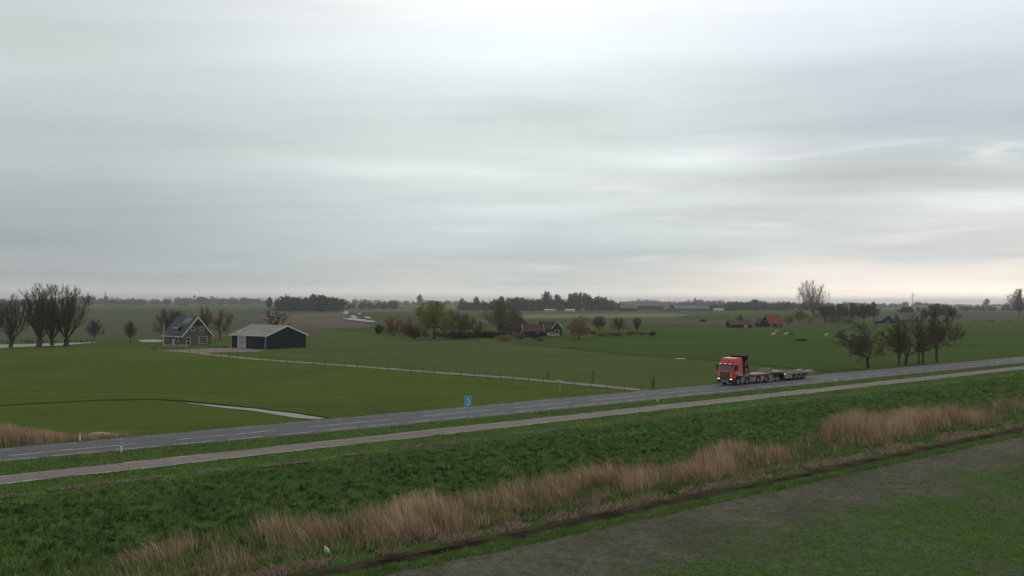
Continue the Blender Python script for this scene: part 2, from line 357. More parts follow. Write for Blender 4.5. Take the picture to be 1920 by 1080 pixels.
# trodden bare line along the top of the bank
M['bare'] = mat('trodden_dry_earth', (0.16, 0.135, 0.10), 0.95, 0.0, 0.4, 1.5)
for k, (a, b_, j) in enumerate([(8, 12.5, 0), (14, 21, .2), (23, 26, .1), (27, 31, -.2), (33.5, 36, 0), (38, 46, .1), (49, 60, .2), (64, 77, .1), (84, 90, .3), (97, 103, .2)]):
    band('bare_earth', a, b_, 58.4 + j, 58.8 + j, 0.725, M['bare'], 0.5, 40 + k, 0.55)

# ------------------------------------------------------------------ fields beyond: parcels, tracks, ditches, water
def parcel(name, pts, m, z=0.02, n=6):
    V0 = [at(x, y, z) for x, y in pts]; V = []; rr = random.Random(int(pts[0][0] * 7 + pts[0][1]))
    for a, b_ in zip(V0, V0[1:] + V0[:1]):
        L = (b_ - a).length; k = int(min(60, max(3, L / 2.5))); amp = min(0.9, L * .02) if name == 'field' else min(.3, L * .03); nr = Vector((-(b_ - a).y, (b_ - a).x, 0)) / max(L, .01)
        for i in range(k): V.append(a.lerp(b_, i / k) + nr * (rr.uniform(-amp, amp) if i else 0))
    me = bpy.data.meshes.new(name); me.from_pydata(V, [], [tuple(range(len(V)))]); me.materials.append(m)
    return tag(link(name, me), kind='structure')
g_ol = ground_mat('olive_pasture', [(0.050, 0.068, 0.02), (0.060, 0.078, 0.025), (0.076, 0.084, 0.036)], 0.02, 0.3, (0.8, 0.12), 0)
g_gr = ground_mat('far_green_pasture', [(0.04, 0.062, 0.016), (0.048, 0.07, 0.02), (0.056, 0.08, 0.024)], 0.01, 0.2, (0.0, 0.1), 0)
g_br = ground_mat('far_brown_field', [(0.058, 0.06, 0.034), (0.075, 0.07, 0.046), (0.09, 0.08, 0.058)], 0.01, 0.2, (0.0, 0.05), 0)
g_pk = ground_mat('far_ploughed_field', [(0.085, 0.07, 0.055), (0.105, 0.083, 0.068), (0.12, 0.095, 0.078)], 0.01, 0.2, (0.0, 0.05), 0)
g_gg = ground_mat('far_grey_green_field', [(0.045, 0.06, 0.03), (0.055, 0.068, 0.035), (0.065, 0.075, 0.042)], 0.008, 0.2, (0.0, 0.05), 0)
g_sd = ground_mat('stubble_field', [(0.12, 0.105, 0.065), (0.14, 0.12, 0.08), (0.16, 0.135, 0.09)], 0.01, 0.2, (0.0, 0.05), 0)
parcel('field', [(345, 655), (1222, 731), (1345, 723), (1560, 697), (1340, 675), (1060, 652), (940, 640), (700, 626), (600, 633)], g_ol)
parcel('field', [(940, 640), (1060, 652), (1340, 675), (1560, 697), (2300, 634), (2300, 606), (1240, 606)], g_gr)
parcel('field', [(-400, 640), (-400, 590), (560, 589), (640, 622), (560, 632)], g_br)
parcel('field', [(-400, 589.5), (-400, 571), (540, 573), (530, 589)], g_gg, 0.03)
parcel('field', [(520, 612), (480, 592), (640, 586), (720, 592), (700, 615)], g_pk, 0.05)
parcel('field', [(640, 600), (660, 585), (1130, 587), (1130, 604), (900, 612), (700, 610)], g_gg, 0.06)
parcel('field', [(600, 581), (760, 580), (780, 584), (640, 586)], g_pk, 0.08)
parcel('field', [(880, 604), (900, 600), (960, 600), (950, 604)], g_pk, 0.08)
parcel('field', [(640, 621), (700, 612), (900, 614), (960, 625), (800, 632)], g_gr, 0.05)
parcel('field', [(960, 598), (980, 589), (1250, 587.5), (1300, 590), (1260, 595)], g_sd, 0.09)
parcel('field', [(1000, 608), (1010, 600), (1540, 594), (1560, 602), (1500, 611), (1240, 609)], g_br, 0.04)
parcel('field', [(1280, 600), (1270, 590), (1700, 585), (2200, 582), (2300, 592), (1700, 597)], g_gg, 0.07)
parcel('field', [(1740, 603), (1700, 592), (1900, 590), (2300, 590), (2300, 601)], g_br, 0.1)
M['ditchgrass'] = mat('dark_ditch_grass', (0.028, 0.038, 0.012), 0.95, 0.0, 0.3, 0.2)
def pline(name, pts, width, m, z=0.05):
    P_ = [at(x, y, z) for x, y in pts]; V = []; Fc = []
    Q = []
    for a, b_ in zip(P_[:-1], P_[1:]):
        n = max(2, int((b_ - a).length / 6)); Q += [a.lerp(b_, i / n) for i in range(n)]
    Q.append(P_[-1])
    for i, q in enumerate(Q):
        d = (Q[min(i + 1, len(Q) - 1)] - Q[max(i - 1, 0)]).normalized(); nrm = Vector((-d.y, d.x, 0))
        ww = width * random.uniform(0.8, 1.15) / 2; V += [q + nrm * ww, q - nrm * ww]
    Fc = [(2 * i, 2 * i + 1, 2 * i + 3, 2 * i + 2) for i in range(len(Q) - 1)]
    return tag(link(name, np_mesh(name, V, Fc, m)), kind='structure')
pline('field_ditch', [(960, 644), (1060, 653), (1200, 666), (1340, 676), (1460, 688), (1560, 697)], 1.0, M['ditchgrass'])
pline('field_ditch', [(1060, 634), (1240, 632.5), (1500, 637), (1720, 641)], 1.6, M['ditchgrass'])
pline('field_ditch', [(1235, 628), (1400, 626), (1560, 626)], 1.0, M['ditchgrass'])
pline('field_ditch', [(1060, 652), (1180, 647), (1400, 648), (1580, 652)], 0.7, M['ditchgrass'], 0.06)
pline('field_ditch', [(580, 656), (640, 655), (680, 656)], 0.8, M['ditchgrass'])
pline('field_ditch', [(0, 760), (90, 755), (190, 750), (290, 748.5), (350, 752), (480, 765), (560, 775), (615, 783)], 0.7, M['ditchgrass'], 0.04)
pline('field_ditch', [(1790, 649), (1850, 646), (1960, 650)], 2.0, M['ditchgrass'])
parcel('ditch_water', [(348, 754.5), (420, 761), (480, 766), (560, 776), (612, 784.5), (598, 786.5), (560, 784), (480, 771), (420, 764.5), (352, 756)], M['canal'], 0.06)
parcel('canal_water', [(-60, 647), (0, 646), (110, 643.6), (178, 640), (182, 642), (110, 648), (0, 652.5), (-60, 655)], M['canal'], 0.05)
parcel('canal_water', [(258, 637.5), (290, 636.4), (306, 638), (300, 641.5), (268, 641.5)], M['canal'], 0.05)
parcel('pond_water', [(168, 812), (185, 809.5), (205, 811), (216, 815.5), (205, 818), (180, 818)], M['canal'], 0.05)
for pts in ([(640, 597), (660, 596), (705, 602), (700, 604), (672, 601.5)], [(642, 588), (648, 583), (654, 584), (652, 588)], [(655, 593), (664, 591), (671, 595), (663, 596)],
            [(668, 588), (677, 586), (676, 589)], [(682, 593), (694, 594), (697, 596), (686, 596.5)], [(684, 601), (694, 600.5), (696, 602)], [(1265, 671.6), (1286, 671.6), (1287, 673), (1268, 673)]):
    parcel('flood_water', pts, M['canal'], 0.12)
M['track'] = ground_mat('farm_track', [(0.13, 0.115, 0.085), (0.175, 0.155, 0.12), (0.22, 0.195, 0.155)], 0.2, 1.0, None, 0)
M['yard'] = ground_mat('concrete_yard', [(0.13, 0.105, 0.092), (0.165, 0.135, 0.12), (0.2, 0.165, 0.145)], 0.1, 0.6, None, 0)
pline('farm_track', [(330, 657.5), (400, 665.5), (480, 673.5), (640, 684.5), (800, 697), (960, 708.5), (1080, 719), (1180, 729), (1222, 733)], 2.6, M['track'], 0.07)
parcel('farm_yard', [(292, 657.5), (345, 655.3), (430, 651.5), (498, 656.8), (478, 659.4), (390, 661.0), (410, 666.8), (330, 659.5)], M['yard'], 0.06)

# ------------------------------------------------------------------ blades: grass, reeds, straw
def blades(name, u, v, h, wid, lean, tint, m, leandir=None, base_drop=0.05, groups=1):
    n = len(u); x, y = W(u, bend(u, v)); z = gz(u, v) - base_drop
    a = RNG.random(n) * 2 * PI; wx, wy = np.cos(a) * wid / 2, np.sin(a) * wid / 2
    la = RNG.random(n) * 2 * PI if leandir is None else leandir + RNG.normal(0, 0.6 if np.isscalar(leandir) else 0.35, n)
    lx, ly = np.cos(la) * lean * h, np.sin(la) * lean * h; hz = h * np.sqrt(np.maximum(0.02, 1 - np.minimum(lean, 0.99) ** 2))
    A = np.stack([x - wx, y - wy, z], 1); B = np.stack([x + wx, y + wy, z], 1)
    Cc = np.stack([x + wx * .7 + lx * .35, y + wy * .7 + ly * .35, z + hz * .55], 1); Dd = np.stack([x - wx * .7 + lx * .35, y - wy * .7 + ly * .35, z + hz * .55], 1)
    E = np.stack([x + lx + wx * .12, y + ly + wy * .12, z + hz], 1); G = np.stack([x + lx - wx * .12, y + ly - wy * .12, z + hz], 1)
    V = np.stack([A, B, Cc, Dd, E, G], 1).reshape(-1, 3); i = np.arange(n) * 6
    Fc = np.concatenate([np.stack([i, i + 1, i + 2, i + 3], 1), np.stack([i + 3, i + 2, i + 4, i + 5], 1)])
    return link(name, np_mesh(name, V, Fc, m, np.repeat(tint, 6)))
def sample(n, u0, u1, v0, v1, p=1.5):
    u = u0 + (u1 - u0) * RNG.random(n) ** p; v = v0 + (v1 - v0) * RNG.random(n); return u, v
def seen(u, v, margin=0.06):                                # keep what lies within the wedge the photo takes in, and a margin beside it
    x, y = W(u, v); return (y > 8) & (np.abs(x / y) < 0.565 + margin)
GR = [(0.0, (0.016, 0.036, 0.009)), (0.24, (0.054, 0.108, 0.022)), (0.48, (0.115, 0.185, 0.035)), (0.8, (0.17, 0.255, 0.055)), (1.0, (0.26, 0.24, 0.12))]
M['blade'] = attr_mat('grass_blades', GR)
M['reed'] = attr_mat('dry_reed_stalks', [(0.0, (0.09, 0.12, 0.04)), (0.14, (0.17, 0.16, 0.075)), (0.24, (0.25, 0.155, 0.09)), (0.45, (0.50, 0.33, 0.21)), (0.75, (0.64, 0.46, 0.31)), (1.0, (0.74, 0.60, 0.43))])
M['straw'] = attr_mat('flattened_straw', [(0.0, (0.10, 0.07, 0.045)), (0.5, (0.32, 0.21, 0.145)), (1.0, (0.5, 0.37, 0.27))])
def zoom(u, v):
    x, y = W(u, v); return np.sqrt(np.clip(y / 55, 0.7, 4))
# lush bank: a low sward, and over it tufts whose blades spread out from a centre
def tufts(name, cu, cv, per, rad, hh, wid, tint, m, drop=0.03):
    n = len(cu) * per; k = np.repeat(np.arange(len(cu)), per); a = RNG.random(n) * 2 * PI; d = RNG.random(n) ** .7
    u = cu[k] + np.cos(a) * d * rad[k] * .6; v = cv[k] + np.sin(a) * d * rad[k] * .6
    ax = np.arctan2(np.cos(a) * CT + np.sin(a) * ST, np.cos(a) * ST - np.sin(a) * CT)
    return blades(name, u, v, hh[k] * RNG.uniform(.6, 1.2, n) * (1.1 - .4 * d), wid[k], np.clip(.2 + .65 * d + RNG.normal(0, .1, n), .05, .95), np.clip(tint[k] + RNG.normal(0, .07, n) - .12 * d, 0, 1), m, leandir=ax, base_drop=drop)
u, v = sample(170000, 2, 330, 41.0, 58.4, 1.9); k = seen(u, v); u, v = u[k], v[k]
cl = fbm(u * 0.7, v * 1.1, 11); cl2 = fbm(u * 2.2, v * 2.8, 21)
tn = np.clip(0.05 + 0.6 * cl + 0.3 * (cl2 - 0.5) + RNG.normal(0, 0.1, len(u)), 0, 0.93); tn = np.where(RNG.random(len(u)) < 0.02 + .1 * np.clip(45 - v, 0, 1.5), 1.0, tn)
tag(blades('bank_grass', u, v, (0.1 + 0.2 * cl2) * RNG.uniform(0.7, 1.3, len(u)), 0.05 * zoom(u, v), RNG.uniform(0.2, 0.8, len(u)), tn, M['blade']), kind='stuff')
cu, cv = sample(30000, 2, 330, 41.2, 57.6, 1.9); k = seen(cu, cv); cu, cv = cu[k], cv[k]; c1 = fbm(cu * 0.35, cv * 0.6, 13); c2 = RNG.random(len(cu))
k = c2 < np.clip(0.35 + 1.2 * (c1 - .3), .2, 1); cu, cv, c1 = cu[k], cv[k], c1[k]; zf = zoom(cu, cv)
rd = RNG.uniform(.14, .42, len(cu)) * np.sqrt(zf); hh = RNG.uniform(.16, .55, len(cu)) * np.interp(cv, [41, 45, 54, 57.6], [.7, 1, .9, .4]) * (0.6 + .7 * c1)
tt = np.clip(.1 + .7 * c1 + .16 * np.clip((cu - 40) / 60, 0, 1) + RNG.normal(0, .26, len(cu)), .0, .95)
tag(tufts('bank_tufts', cu, cv, 20, rd, hh, 0.055 * zf, tt, M['blade']), kind='stuff')
# verges beside the road and the cycle path
us_, vs_ = [], []
for v0, v1, n in ((58.4, 62.3, 60000), (65.35, 71.0, 100000), (77.3, 82.5, 45000)):
    a, b_ = sample(n, 5, 330, v0, v1, 1.9); us_.append(a); vs_.append(b_)
u, v = np.concatenate(us_), np.concatenate(vs_); k = seen(u, v)
k &= ~((v > 58.2) & (v < 59.3) & (fbm(u * 0.35, v * 0 + 3, 77) > 0.42)); k &= ~((v > 65) & (v < 72) & (v > SHE(u) + .15 * RNG.random(len(u)))); u, v = u[k], v[k]
cl = fbm(u * 0.6, v * 1.3, 31); cl2 = fbm(u * 2.5, v * 3, 33)
tn = np.clip(0.26 + 0.42 * cl + 0.4 * (cl2 - 0.5) + RNG.normal(0, 0.1, len(u)), 0, 0.95); tn = np.where(RNG.random(len(u)) < 0.05, 1.0, tn)
tag(blades('verge_grass', u, v, (0.07 + 0.16 * cl2) * RNG.uniform(0.7, 1.3, len(u)), 0.05 * zoom(u, v), RNG.uniform(0.2, 0.8, len(u)), tn, M['blade'], base_drop=0.02), kind='stuff')
M['dry'] = attr_mat('dry_grass', [(0, (0.08, 0.1, 0.04)), (0.5, (0.19, 0.165, 0.11)), (1, (0.33, 0.29, 0.2))])
# dry trodden grass along the shoulder of the bank
pu, pv = [], []
for (a, b_, j) in [(8, 12.5, 0), (14, 21, .2), (23, 26, .1), (27, 31, -.2), (33.5, 36, 0), (38, 46, .1), (49, 60, .2), (64, 77, .1), (84, 90, .3), (97, 103, .2)]:
    n = int((b_ - a) * 170); t_ = RNG.random(n); pu.append(a + (b_ - a) * t_); pv.append(58.7 + j + RNG.normal(0, .22, n) * (.35 + np.sin(t_ * PI)) + (vnoise(pu[-1] * .8, pu[-1] * 0, 7) - .5) * .7)
u, v = np.concatenate(pu), np.concatenate(pv)
tag(blades('dry_bank_grass', u, v, RNG.uniform(.05, .2, len(u)), .05 * zoom(u, v), RNG.uniform(.5, .97, len(u)), np.clip(RNG.normal(.6, .2, len(u)), 0, 1), M['dry'], base_drop=-.03), kind='stuff')
# short tufts in the paddocks next to the road
u, v = sample(120000, 8, 260, 82, 128, 1.5); c_ = fbm(u * .12, v * .2, 201); k = seen(u, v) & (RNG.random(len(u)) < np.clip(c_ * 2.6 - .9, .03, 1)) & (v < 128 - RNG.random(len(u)) * 30); u, v, c_ = u[k], v[k], c_[k]
k = ~((u < 27) & (v < 103)); u, v, c_ = u[k], v[k], c_[k]
tag(blades('paddock_tufts', u, v, RNG.uniform(.04, .12, len(u)), .05 * zoom(u, v), RNG.uniform(.4, .95, len(u)), np.clip(RNG.normal(.33, .1, len(u)), 0, 1), M['blade'], base_drop=.01), kind='stuff')
# near side of the ditch and the sown field
u, v = sample(90000, 2, 330, 36.8, 38.7, 1.9); k = seen(u, v); u, v = u[k], v[k]; cl2 = fbm(u * 1.5, v * 2, 43)
tn = np.clip(0.35 + 0.6 * (cl2 - 0.3) + RNG.normal(0, 0.08, len(u)), 0, 0.9)
tag(blades('ditch_edge_grass', u, v, (0.12 + 0.28 * cl2) * RNG.uniform(0.7, 1.2, len(u)), 0.045 * zoom(u, v), RNG.uniform(0.2, 0.8, len(u)), tn, M['blade']), kind='stuff')
u, v = sample(330000, 16, 230, 2, 36.9, 1.35); k = seen(u, v, 0.03); u, v = u[k], v[k]
edge = 29.6 + (fbm(u * 0.25, v * 0, 51) - 0.5) * 3.5
cl = fbm(u * 0.3, v * 0.9, 53); rows = 0.5 + 0.5 * np.sin((u * 0.966 + v * 0.26) * 2 * PI / 0.55)
row2 = fbm(u * 0.15, v * 0.05, 57)
dens = np.where(v < edge, np.clip(1.25 * cl + 0.25, 0.12, 1) * (0.45 + 0.55 * rows) * np.clip((edge - v) / 1.5 + 0.3, 0, 1) * np.where(row2 > 0.6, 0.45, 1), 0.10 * np.clip(cl * 2.4 - 0.4, 0, 2))
k = RNG.random(len(u)) < dens; u, v, cl = u[k], v[k], cl[k]
tn = np.clip(0.25 + 0.42 * cl + RNG.normal(0, 0.12, len(u)), 0, 0.9)
tag(blades('sown_field_grass', u, v, RNG.uniform(0.06, 0.18, len(u)), 0.045 * zoom(u, v), RNG.uniform(0.3, 0.9, len(u)), tn, M['blade'], base_drop=0.01), kind='stuff')
# clods and pale stubble bits on the bare soil
M['clod'] = attr_mat('soil_crumbs', [(0, (0.06, 0.053, 0.04)), (0.6, (0.12, 0.107, 0.082)), (1, (0.22, 0.2, 0.155))])
u, v = sample(90000, 16, 230, 8, 37, 1.5); k = seen(u, v, 0.03); u, v = u[k], v[k]; cl = fbm(u * 0.4, v * 0.9, 63)
k = RNG.random(len(u)) < np.clip(cl * 1.6 - 0.3, 0.05, 1); u, v = u[k], v[k]
tag(blades('soil_clods', u, v, RNG.uniform(0.03, 0.08, len(u)), RNG.uniform(0.04, 0.10, len(u)) * zoom(u, v), RNG.uniform(0.2, 0.8, len(u)), RNG.random(len(u)), M['clod'], base_drop=0.01), kind='stuff')
# reeds along the foot of the bank
def reed_density(u, v):
    base = np.interp(u, [4, 12, 16, 22, 26, 29, 33, 36, 40, 44, 48, 50, 53, 58, 60, 62.3, 65, 67, 75, 79, 83, 100, 107, 112, 118, 126, 140],
                     [0, .08, .4, .45, .6, .95, .95, .45, .6, .9, .95, .5, .85, .8, .3, .85, .8, .2, .2, .45, .8, .8, .4, .12, .4, .3, .1])
    c0 = np.interp(u, [0, 60, 75, 90, 105, 140], [44.0, 44.2, 44.5, 46.8, 46.0, 46.5]) + (vnoise(u * .18, u * 0, 171) - .5) * 2.4; hw = np.interp(u, [0, 20, 60, 66, 72, 88, 100, 115, 140], [2.9, 2.9, 2.5, 3.2, 2.6, 4.2, 3.4, 2.2, 1.6])
    d = base * np.clip(1.5 - 1.5 * ((v - c0) / hw) ** 2, 0, 1)
    return d * np.clip(fbm(u * 0.45, v * 0.6, 71) * 3.4 - 0.9, 0.1, 1)
u, v = sample(430000, 3, 170, 41.3, 52.5, 1.5); dd = reed_density(u, v); k = seen(u, v) & (RNG.random(len(u)) < dd); u, v, dd = u[k], v[k], dd[k]
cl = fbm(u * 0.5, v * 0.8, 73); big = np.interp(u, [60, 84, 108, 120], [1.0, 1.3, 1.2, 0.9])
h = (0.35 + 0.85 * cl + .75 * dd) * RNG.uniform(0.5, 1.25, len(u)) * big
wind = math.atan2(-W(1, 0)[1], -W(1, 0)[0])
ln = np.where(fbm(u * 0.45, v * 0.5, 79) > 0.52, RNG.uniform(0.3, 0.9, len(u)), RNG.uniform(0.05, 0.4, len(u)))
tn = np.clip(0.12 + 0.5 * cl + .25 * dd + RNG.normal(0, 0.16, len(u)), 0, 1); tn = np.where(RNG.random(len(u)) < np.interp(dd, [0, .4, 1], [.55, .28, .1]), RNG.uniform(0, .15, len(u)), tn)
tag(blades('dry_reeds', u, v, h, RNG.uniform(0.013, 0.032, len(u)) * zoom(u, v), ln, tn, M['reed'], leandir=wind), kind='stuff')
# green shoots and rank grass standing among the reeds
u, v = sample(90000, 3, 330, 41.2, 48.5, 1.9); c_ = fbm(u * .5, v * .8, 191); k = seen(u, v) & (RNG.random(len(u)) < np.clip(c_ * 2.4 - .6, .05, 1)); u, v, c_ = u[k], v[k], c_[k]
tag(blades('rank_grass', u, v, (.2 + .55 * c_) * RNG.uniform(.6, 1.2, len(u)), 0.045 * zoom(u, v), RNG.uniform(0.2, 0.85, len(u)), np.clip(.2 + .6 * c_ + RNG.normal(0, .13, len(u)), 0, .97), M['blade']), kind='stuff')
# flattened straw between reeds and ditch
u, v = sample(190000, 3, 330, 40.25, 44.0, 1.9); dn = np.where(v < 41.1, np.clip(fbm(u * 0.5, v * 0, 83) * 3.6 - 1.1, .08, 1), np.clip(fbm(u * 0.3, v * 1.2, 81) * 3.8 - 1.9, 0, 1) * np.clip((44.4 - v) / 2, 0.2, 1))
k = seen(u, v) & (RNG.random(len(u)) < dn); u, v = u[k], v[k]
tag(blades('flattened_straw', u, v, RNG.uniform(0.15, 0.5, len(u)), 0.03 * zoom(u, v), RNG.uniform(0.6, 0.97, len(u)), np.clip(RNG.normal(0.5, 0.22, len(u)), 0, 1), M['straw'], base_drop=-0.04), kind='stuff')
# the reed bed beyond the road, bottom left
u, v = sample(110000, -14, 26, 79, 103, 1.0); lim = np.interp(u, [-14, 8, 14, 19, 25], [102, 101, 96, 88, 81.5]) + (vnoise(u * .4, u * 0, 5) - .5)
lo = np.interp(u, [-14, 14, 25], [79.2, 79.6, 80.8]); k = (v < lim) & (v > lo); u, v = u[k], v[k]
cl = fbm(u * 0.5, v * 0.5, 91)
tag(blades('reed_bed', u, v, (1.1 + 0.6 * cl) * RNG.uniform(0.8, 1.1, len(u)) * np.clip((26 - u) / 8, 0.5, 1), 0.05, RNG.uniform(0.05, 0.35, len(u)), np.clip(0.1 + 0.6 * cl + RNG.normal(0, 0.12, len(u)), 0, 1), M['reed'], leandir=wind), kind='stuff')

# ------------------------------------------------------------------ trees
def tree_segs(seed, style):
    """grown in a 10 m high frame; returns segments (p0, p1, r0, r1, level)"""
    r = random.Random(seed); S = []
    st = dict(
        upright=dict(trunk=1.2, tr=.3, limbs=(10, 12), la=(5, 40), ll=(7.4, 8.8), child=(15, 6, 4), ca=(18, 40), cl=(.30, .42, .5), up=.34, wig=.09),
        round=dict(trunk=2.2, tr=.27, limbs=(12, 14), la=(4, 78), ll=(5.9, 6.7), child=(12, 8, 5), ca=(28, 55), cl=(.38, .45, .5), up=.12, wig=.16),
        spread=dict(trunk=1.9, tr=.24, limbs=(6, 7), la=(12, 60), ll=(5.4, 7.0), child=(12, 9, 7), ca=(25, 70), cl=(.36, .42, .5), up=.08, wig=.26),
        swept=dict(trunk=2.0, tr=.24, limbs=(6, 7), la=(10, 62), ll=(5.6, 7.4), child=(12, 9, 7), ca=(25, 65), cl=(.36, .42, .5), up=.05, wig=.22, wind=-.10),
        weep=dict(trunk=2.6, tr=.28, limbs=(10, 12), la=(8, 75), ll=(4.8, 6.4), child=(12, 9, 5), ca=(25, 60), cl=(.4, .6, .6), up=.05, wig=.2, weep=True),
        shrub=dict(trunk=.3, tr=.12, limbs=(14, 16), la=(3, 70), ll=(6.5, 9.2), child=(12, 6, 4), ca=(18, 45), cl=(.35, .42, .5), up=.12, wig=.16),
        stubby=dict(trunk=2.6, tr=.28, limbs=(4, 5), la=(10, 40), ll=(5, 7), child=(6, 11, 3), ca=(30, 60), cl=(.3, .3, .5), up=.15, wig=.22))[style]
    def orth(d):
        v = Vector((r.gauss(0, 1), r.gauss(0, 1), r.gauss(0, 1))); v = v - v.project(d); return v.normalized()
    def grow(p, d, L, rad, lv):
        n = max(2, (7, 6, 4, 3, 2)[lv]); step = L / n; kids = []
        nch = st['child'][lv - 1] if 1 <= lv <= 3 else 0
        for i in range(n):
            ups = st['up']
            if st.get('weep') and lv >= 2: ups = -0.42
            d = (d + orth(d) * r.uniform(0, st['wig']) * (1 + .3 * lv) + Vector((st.get('wind', 0), 0, ups * (0.6 if lv < 3 else 1)))).normalized()
            q = p + d * step; ra = rad * (1 - .8 * i / n); rb = rad * (1 - .8 * (i + 1) / n)
            S.append((p.copy(), q.copy(), ra, rb, lv))
            if nch and (i > 0 or lv > 1):
                m_ = nch / (n - (1 if lv == 1 else 0)); c = int(m_) + (r.random() < m_ % 1)
                for _ in range(c):
                    a = math.radians(r.uniform(*st['ca'])); dd = (d * math.cos(a) + orth(d) * math.sin(a)).normalized()
                    kids.append((p.lerp(q, r.random()), dd, L * st['cl'][lv - 1] * r.uniform(.7, 1.2) * (1.15 - .5 * i / n), rb * .6))
            p = q
        for k_ in kids:
            grow(k_[0], k_[1], k_[2], max(k_[3], .012), lv + 1)
    base = Vector((0, 0, 0)); top = Vector((r.uniform(-.15, .15), r.uniform(-.15, .15), st['trunk']))
    S.append((base, base.lerp(top, .5), st['tr'] * 1.25, st['tr'], 0)); S.append((base.lerp(top, .5), top, st['tr'], st['tr'] * .92, 0))
    nl = r.randint(*st['limbs'])
    for i in range(nl):
        a = math.radians(st['la'][0] + (st['la'][1] - st['la'][0]) * ((i + .5) / nl) + r.uniform(-4, 4)); b_ = i * 2.399 + r.uniform(-.4, .4)
        grow(top - Vector((0, 0, r.uniform(0, .25))), Vector((math.sin(a) * math.cos(b_), math.sin(a) * math.sin(b_), math.cos(a))), r.uniform(*st['ll']), st['tr'] * r.uniform(.30, .46), 1)
    return S
def seg_mesh(name, S, k, m, rmin, tw=1.0):
    P0 = np.array([s[0] for s in S]); P1 = np.array([s[1] for s in S]); r0_ = np.maximum([s[2] for s in S], rmin) * tw; r1_ = np.maximum([s[3] for s in S], rmin * .7) * tw
    d = P1 - P0; d /= np.linalg.norm(d, axis=1, keepdims=True) + 1e-9
    ref = np.where(np.abs(d[:, 2:3]) > .9, [[1., 0, 0]], [[0, 0, 1.]]); a = np.cross(d, ref); a /= np.linalg.norm(a, axis=1, keepdims=True) + 1e-9; b_ = np.cross(d, a)
    n = len(S); V = np.zeros((n, 2 * k, 3))
    for i in range(k):
        c, s = math.cos(2 * PI * i / k), math.sin(2 * PI * i / k)
        V[:, i] = P0 + (a * c + b_ * s) * r0_[:, None]; V[:, k + i] = P1 + (a * c + b_ * s) * r1_[:, None]
    base = np.arange(n)[:, None] * 2 * k
    Fc = np.concatenate([base + np.array([[i, (i + 1) % k, (i + 1) % k + k, i + k]]) for i in range(k)])
    return np_mesh(name, V.reshape(-1, 3), Fc, m, np.repeat(np.random.default_rng(n).random(n), 2 * k), smooth=k > 3)
def bark(name, c): return attr_mat(name, [(0, tuple(x * 1.1 for x in c)), (1, tuple(x * 1.9 for x in c))], 0.9, 0.0)
BK = {'dark': bark('dark_bark', (.035, .03, .022)), 'grey': bark('grey_brown_bark', (.075, .068, .05)), 'moss': bark('mossy_bark', (.055, .057, .03)),
      'brown': bark('brown_twigs', (.078, .058, .04)), 'red': bark('reddish_twigs', (.125, .06, .042)), 'gold': bark('golden_twigs', (.155, .135, .035)), 'olive': bark('olive_twigs', (.10, .095, .035)),
      'peach': bark('straw_twigs', (.19, .135, .065)), 'green': bark('evergreen_sprays', (.007, .013, .008)), 'pale': bark('pale_twigs', (.14, .12, .1)), 'blue': bark('dull_purple_twigs', (.07, .062, .066))}
PROTO = {}
def proto(style, seed, rmin):
    key = (style, seed, rmin)
    if key not in PROTO:
        S = tree_segs(seed, style); z = np.array([s[1] for s in S]); H = np.percentile(z[:, 2], 99.0)
        cx = z[:, 0].mean(); cy0 = z[:, 1].mean(); rr = np.hypot(z[:, 0] - cx, z[:, 1] - cy0); Wd = np.percentile(rr, 95) * 2
        t_ = np.clip(z[:, 2] / H, 0, 1); rmax = Wd / 2 * np.interp(t_, [0, .15, .45, .7, .88, 1.0], [.9, 1.1, 1.12, 1.05, .85, .5]) if style != 'upright' else Wd / 2 * np.interp(t_, [0, .12, .35, .65, .9, 1.0], [.4, .7, 1.05, 1.15, 1.0, .7])
        ok = ((rr < rmax) & (z[:, 2] < H * 1.02)) | (np.array([s[4] for s in S]) == 0); S = [s for s, o_ in zip(S, ok) if o_]
        PROTO[key] = (seg_mesh('trunk', [s for s in S if s[4] <= 1], 5, BK['dark'], rmin), seg_mesh('crown', [s for s in S if s[4] > 1], 3, BK['grey'], rmin), H, Wd)
    return PROTO[key]
def tree(px, py, wpx, hpx, style, crown, label, name='bare_tree', seed=1, trunk='dark', z=0.0, group=None, cat='tree', rmin=.012, rz=None, xs=0.0):
    p = at(px, py, z); tm, cm_, H, Wd = proto(style, seed, rmin); hh = up(p, hpx); ww = up(p, wpx)
    r = root(name, p, (seed * 1.7 + px * .13) % 6.28 if rz is None else rz, label, cat, group); r.scale = (ww / Wd, ww / Wd, hh / H)
    for nm, me, mt in (('trunk', tm, trunk), ('crown', cm_, crown)):
        o = link(nm, me, r); o.material_slots[0].link = 'OBJECT'; o.material_slots[0].material = BK[mt]
    return r
TW = 'tall many-stemmed bare willows beside the canal'
tree(20, 651, 62, 100, 'upright', 'moss', 'first tall bare willow from the left edge, thinner than its two neighbours by the canal', seed=1, group=TW, rmin=.010)
tree(72, 650.5, 78, 119, 'upright', 'moss', 'tallest bare many-stemmed willow by the canal, between two other tall ones', seed=2, group=TW, rmin=.010)
tree(124, 649, 92, 115, 'upright', 'moss', 'broadest bare many-stemmed willow by the canal, rightmost of the tall ones', seed=3, group=TW, rmin=.010)
tree(98, 648, 60, 88, 'upright', 'olive', 'slender pale bare tree squeezed between the two largest canal willows', seed=4, rmin=.015)
tree(-12, 650, 60, 86, 'upright', 'brown', 'low bare tree cut by the left edge of the picture beside the canal', seed=4, rmin=.015)
tree(177, 641, 34, 42, 'round', 'blue', 'small round purplish bare tree at the canal end, right of the tall willows', seed=5, rmin=.02)
tree(244, 644, 27, 42, 'round', 'brown', 'small reddish bare tree standing alone between canal and gabled house', seed=6, rmin=.022)
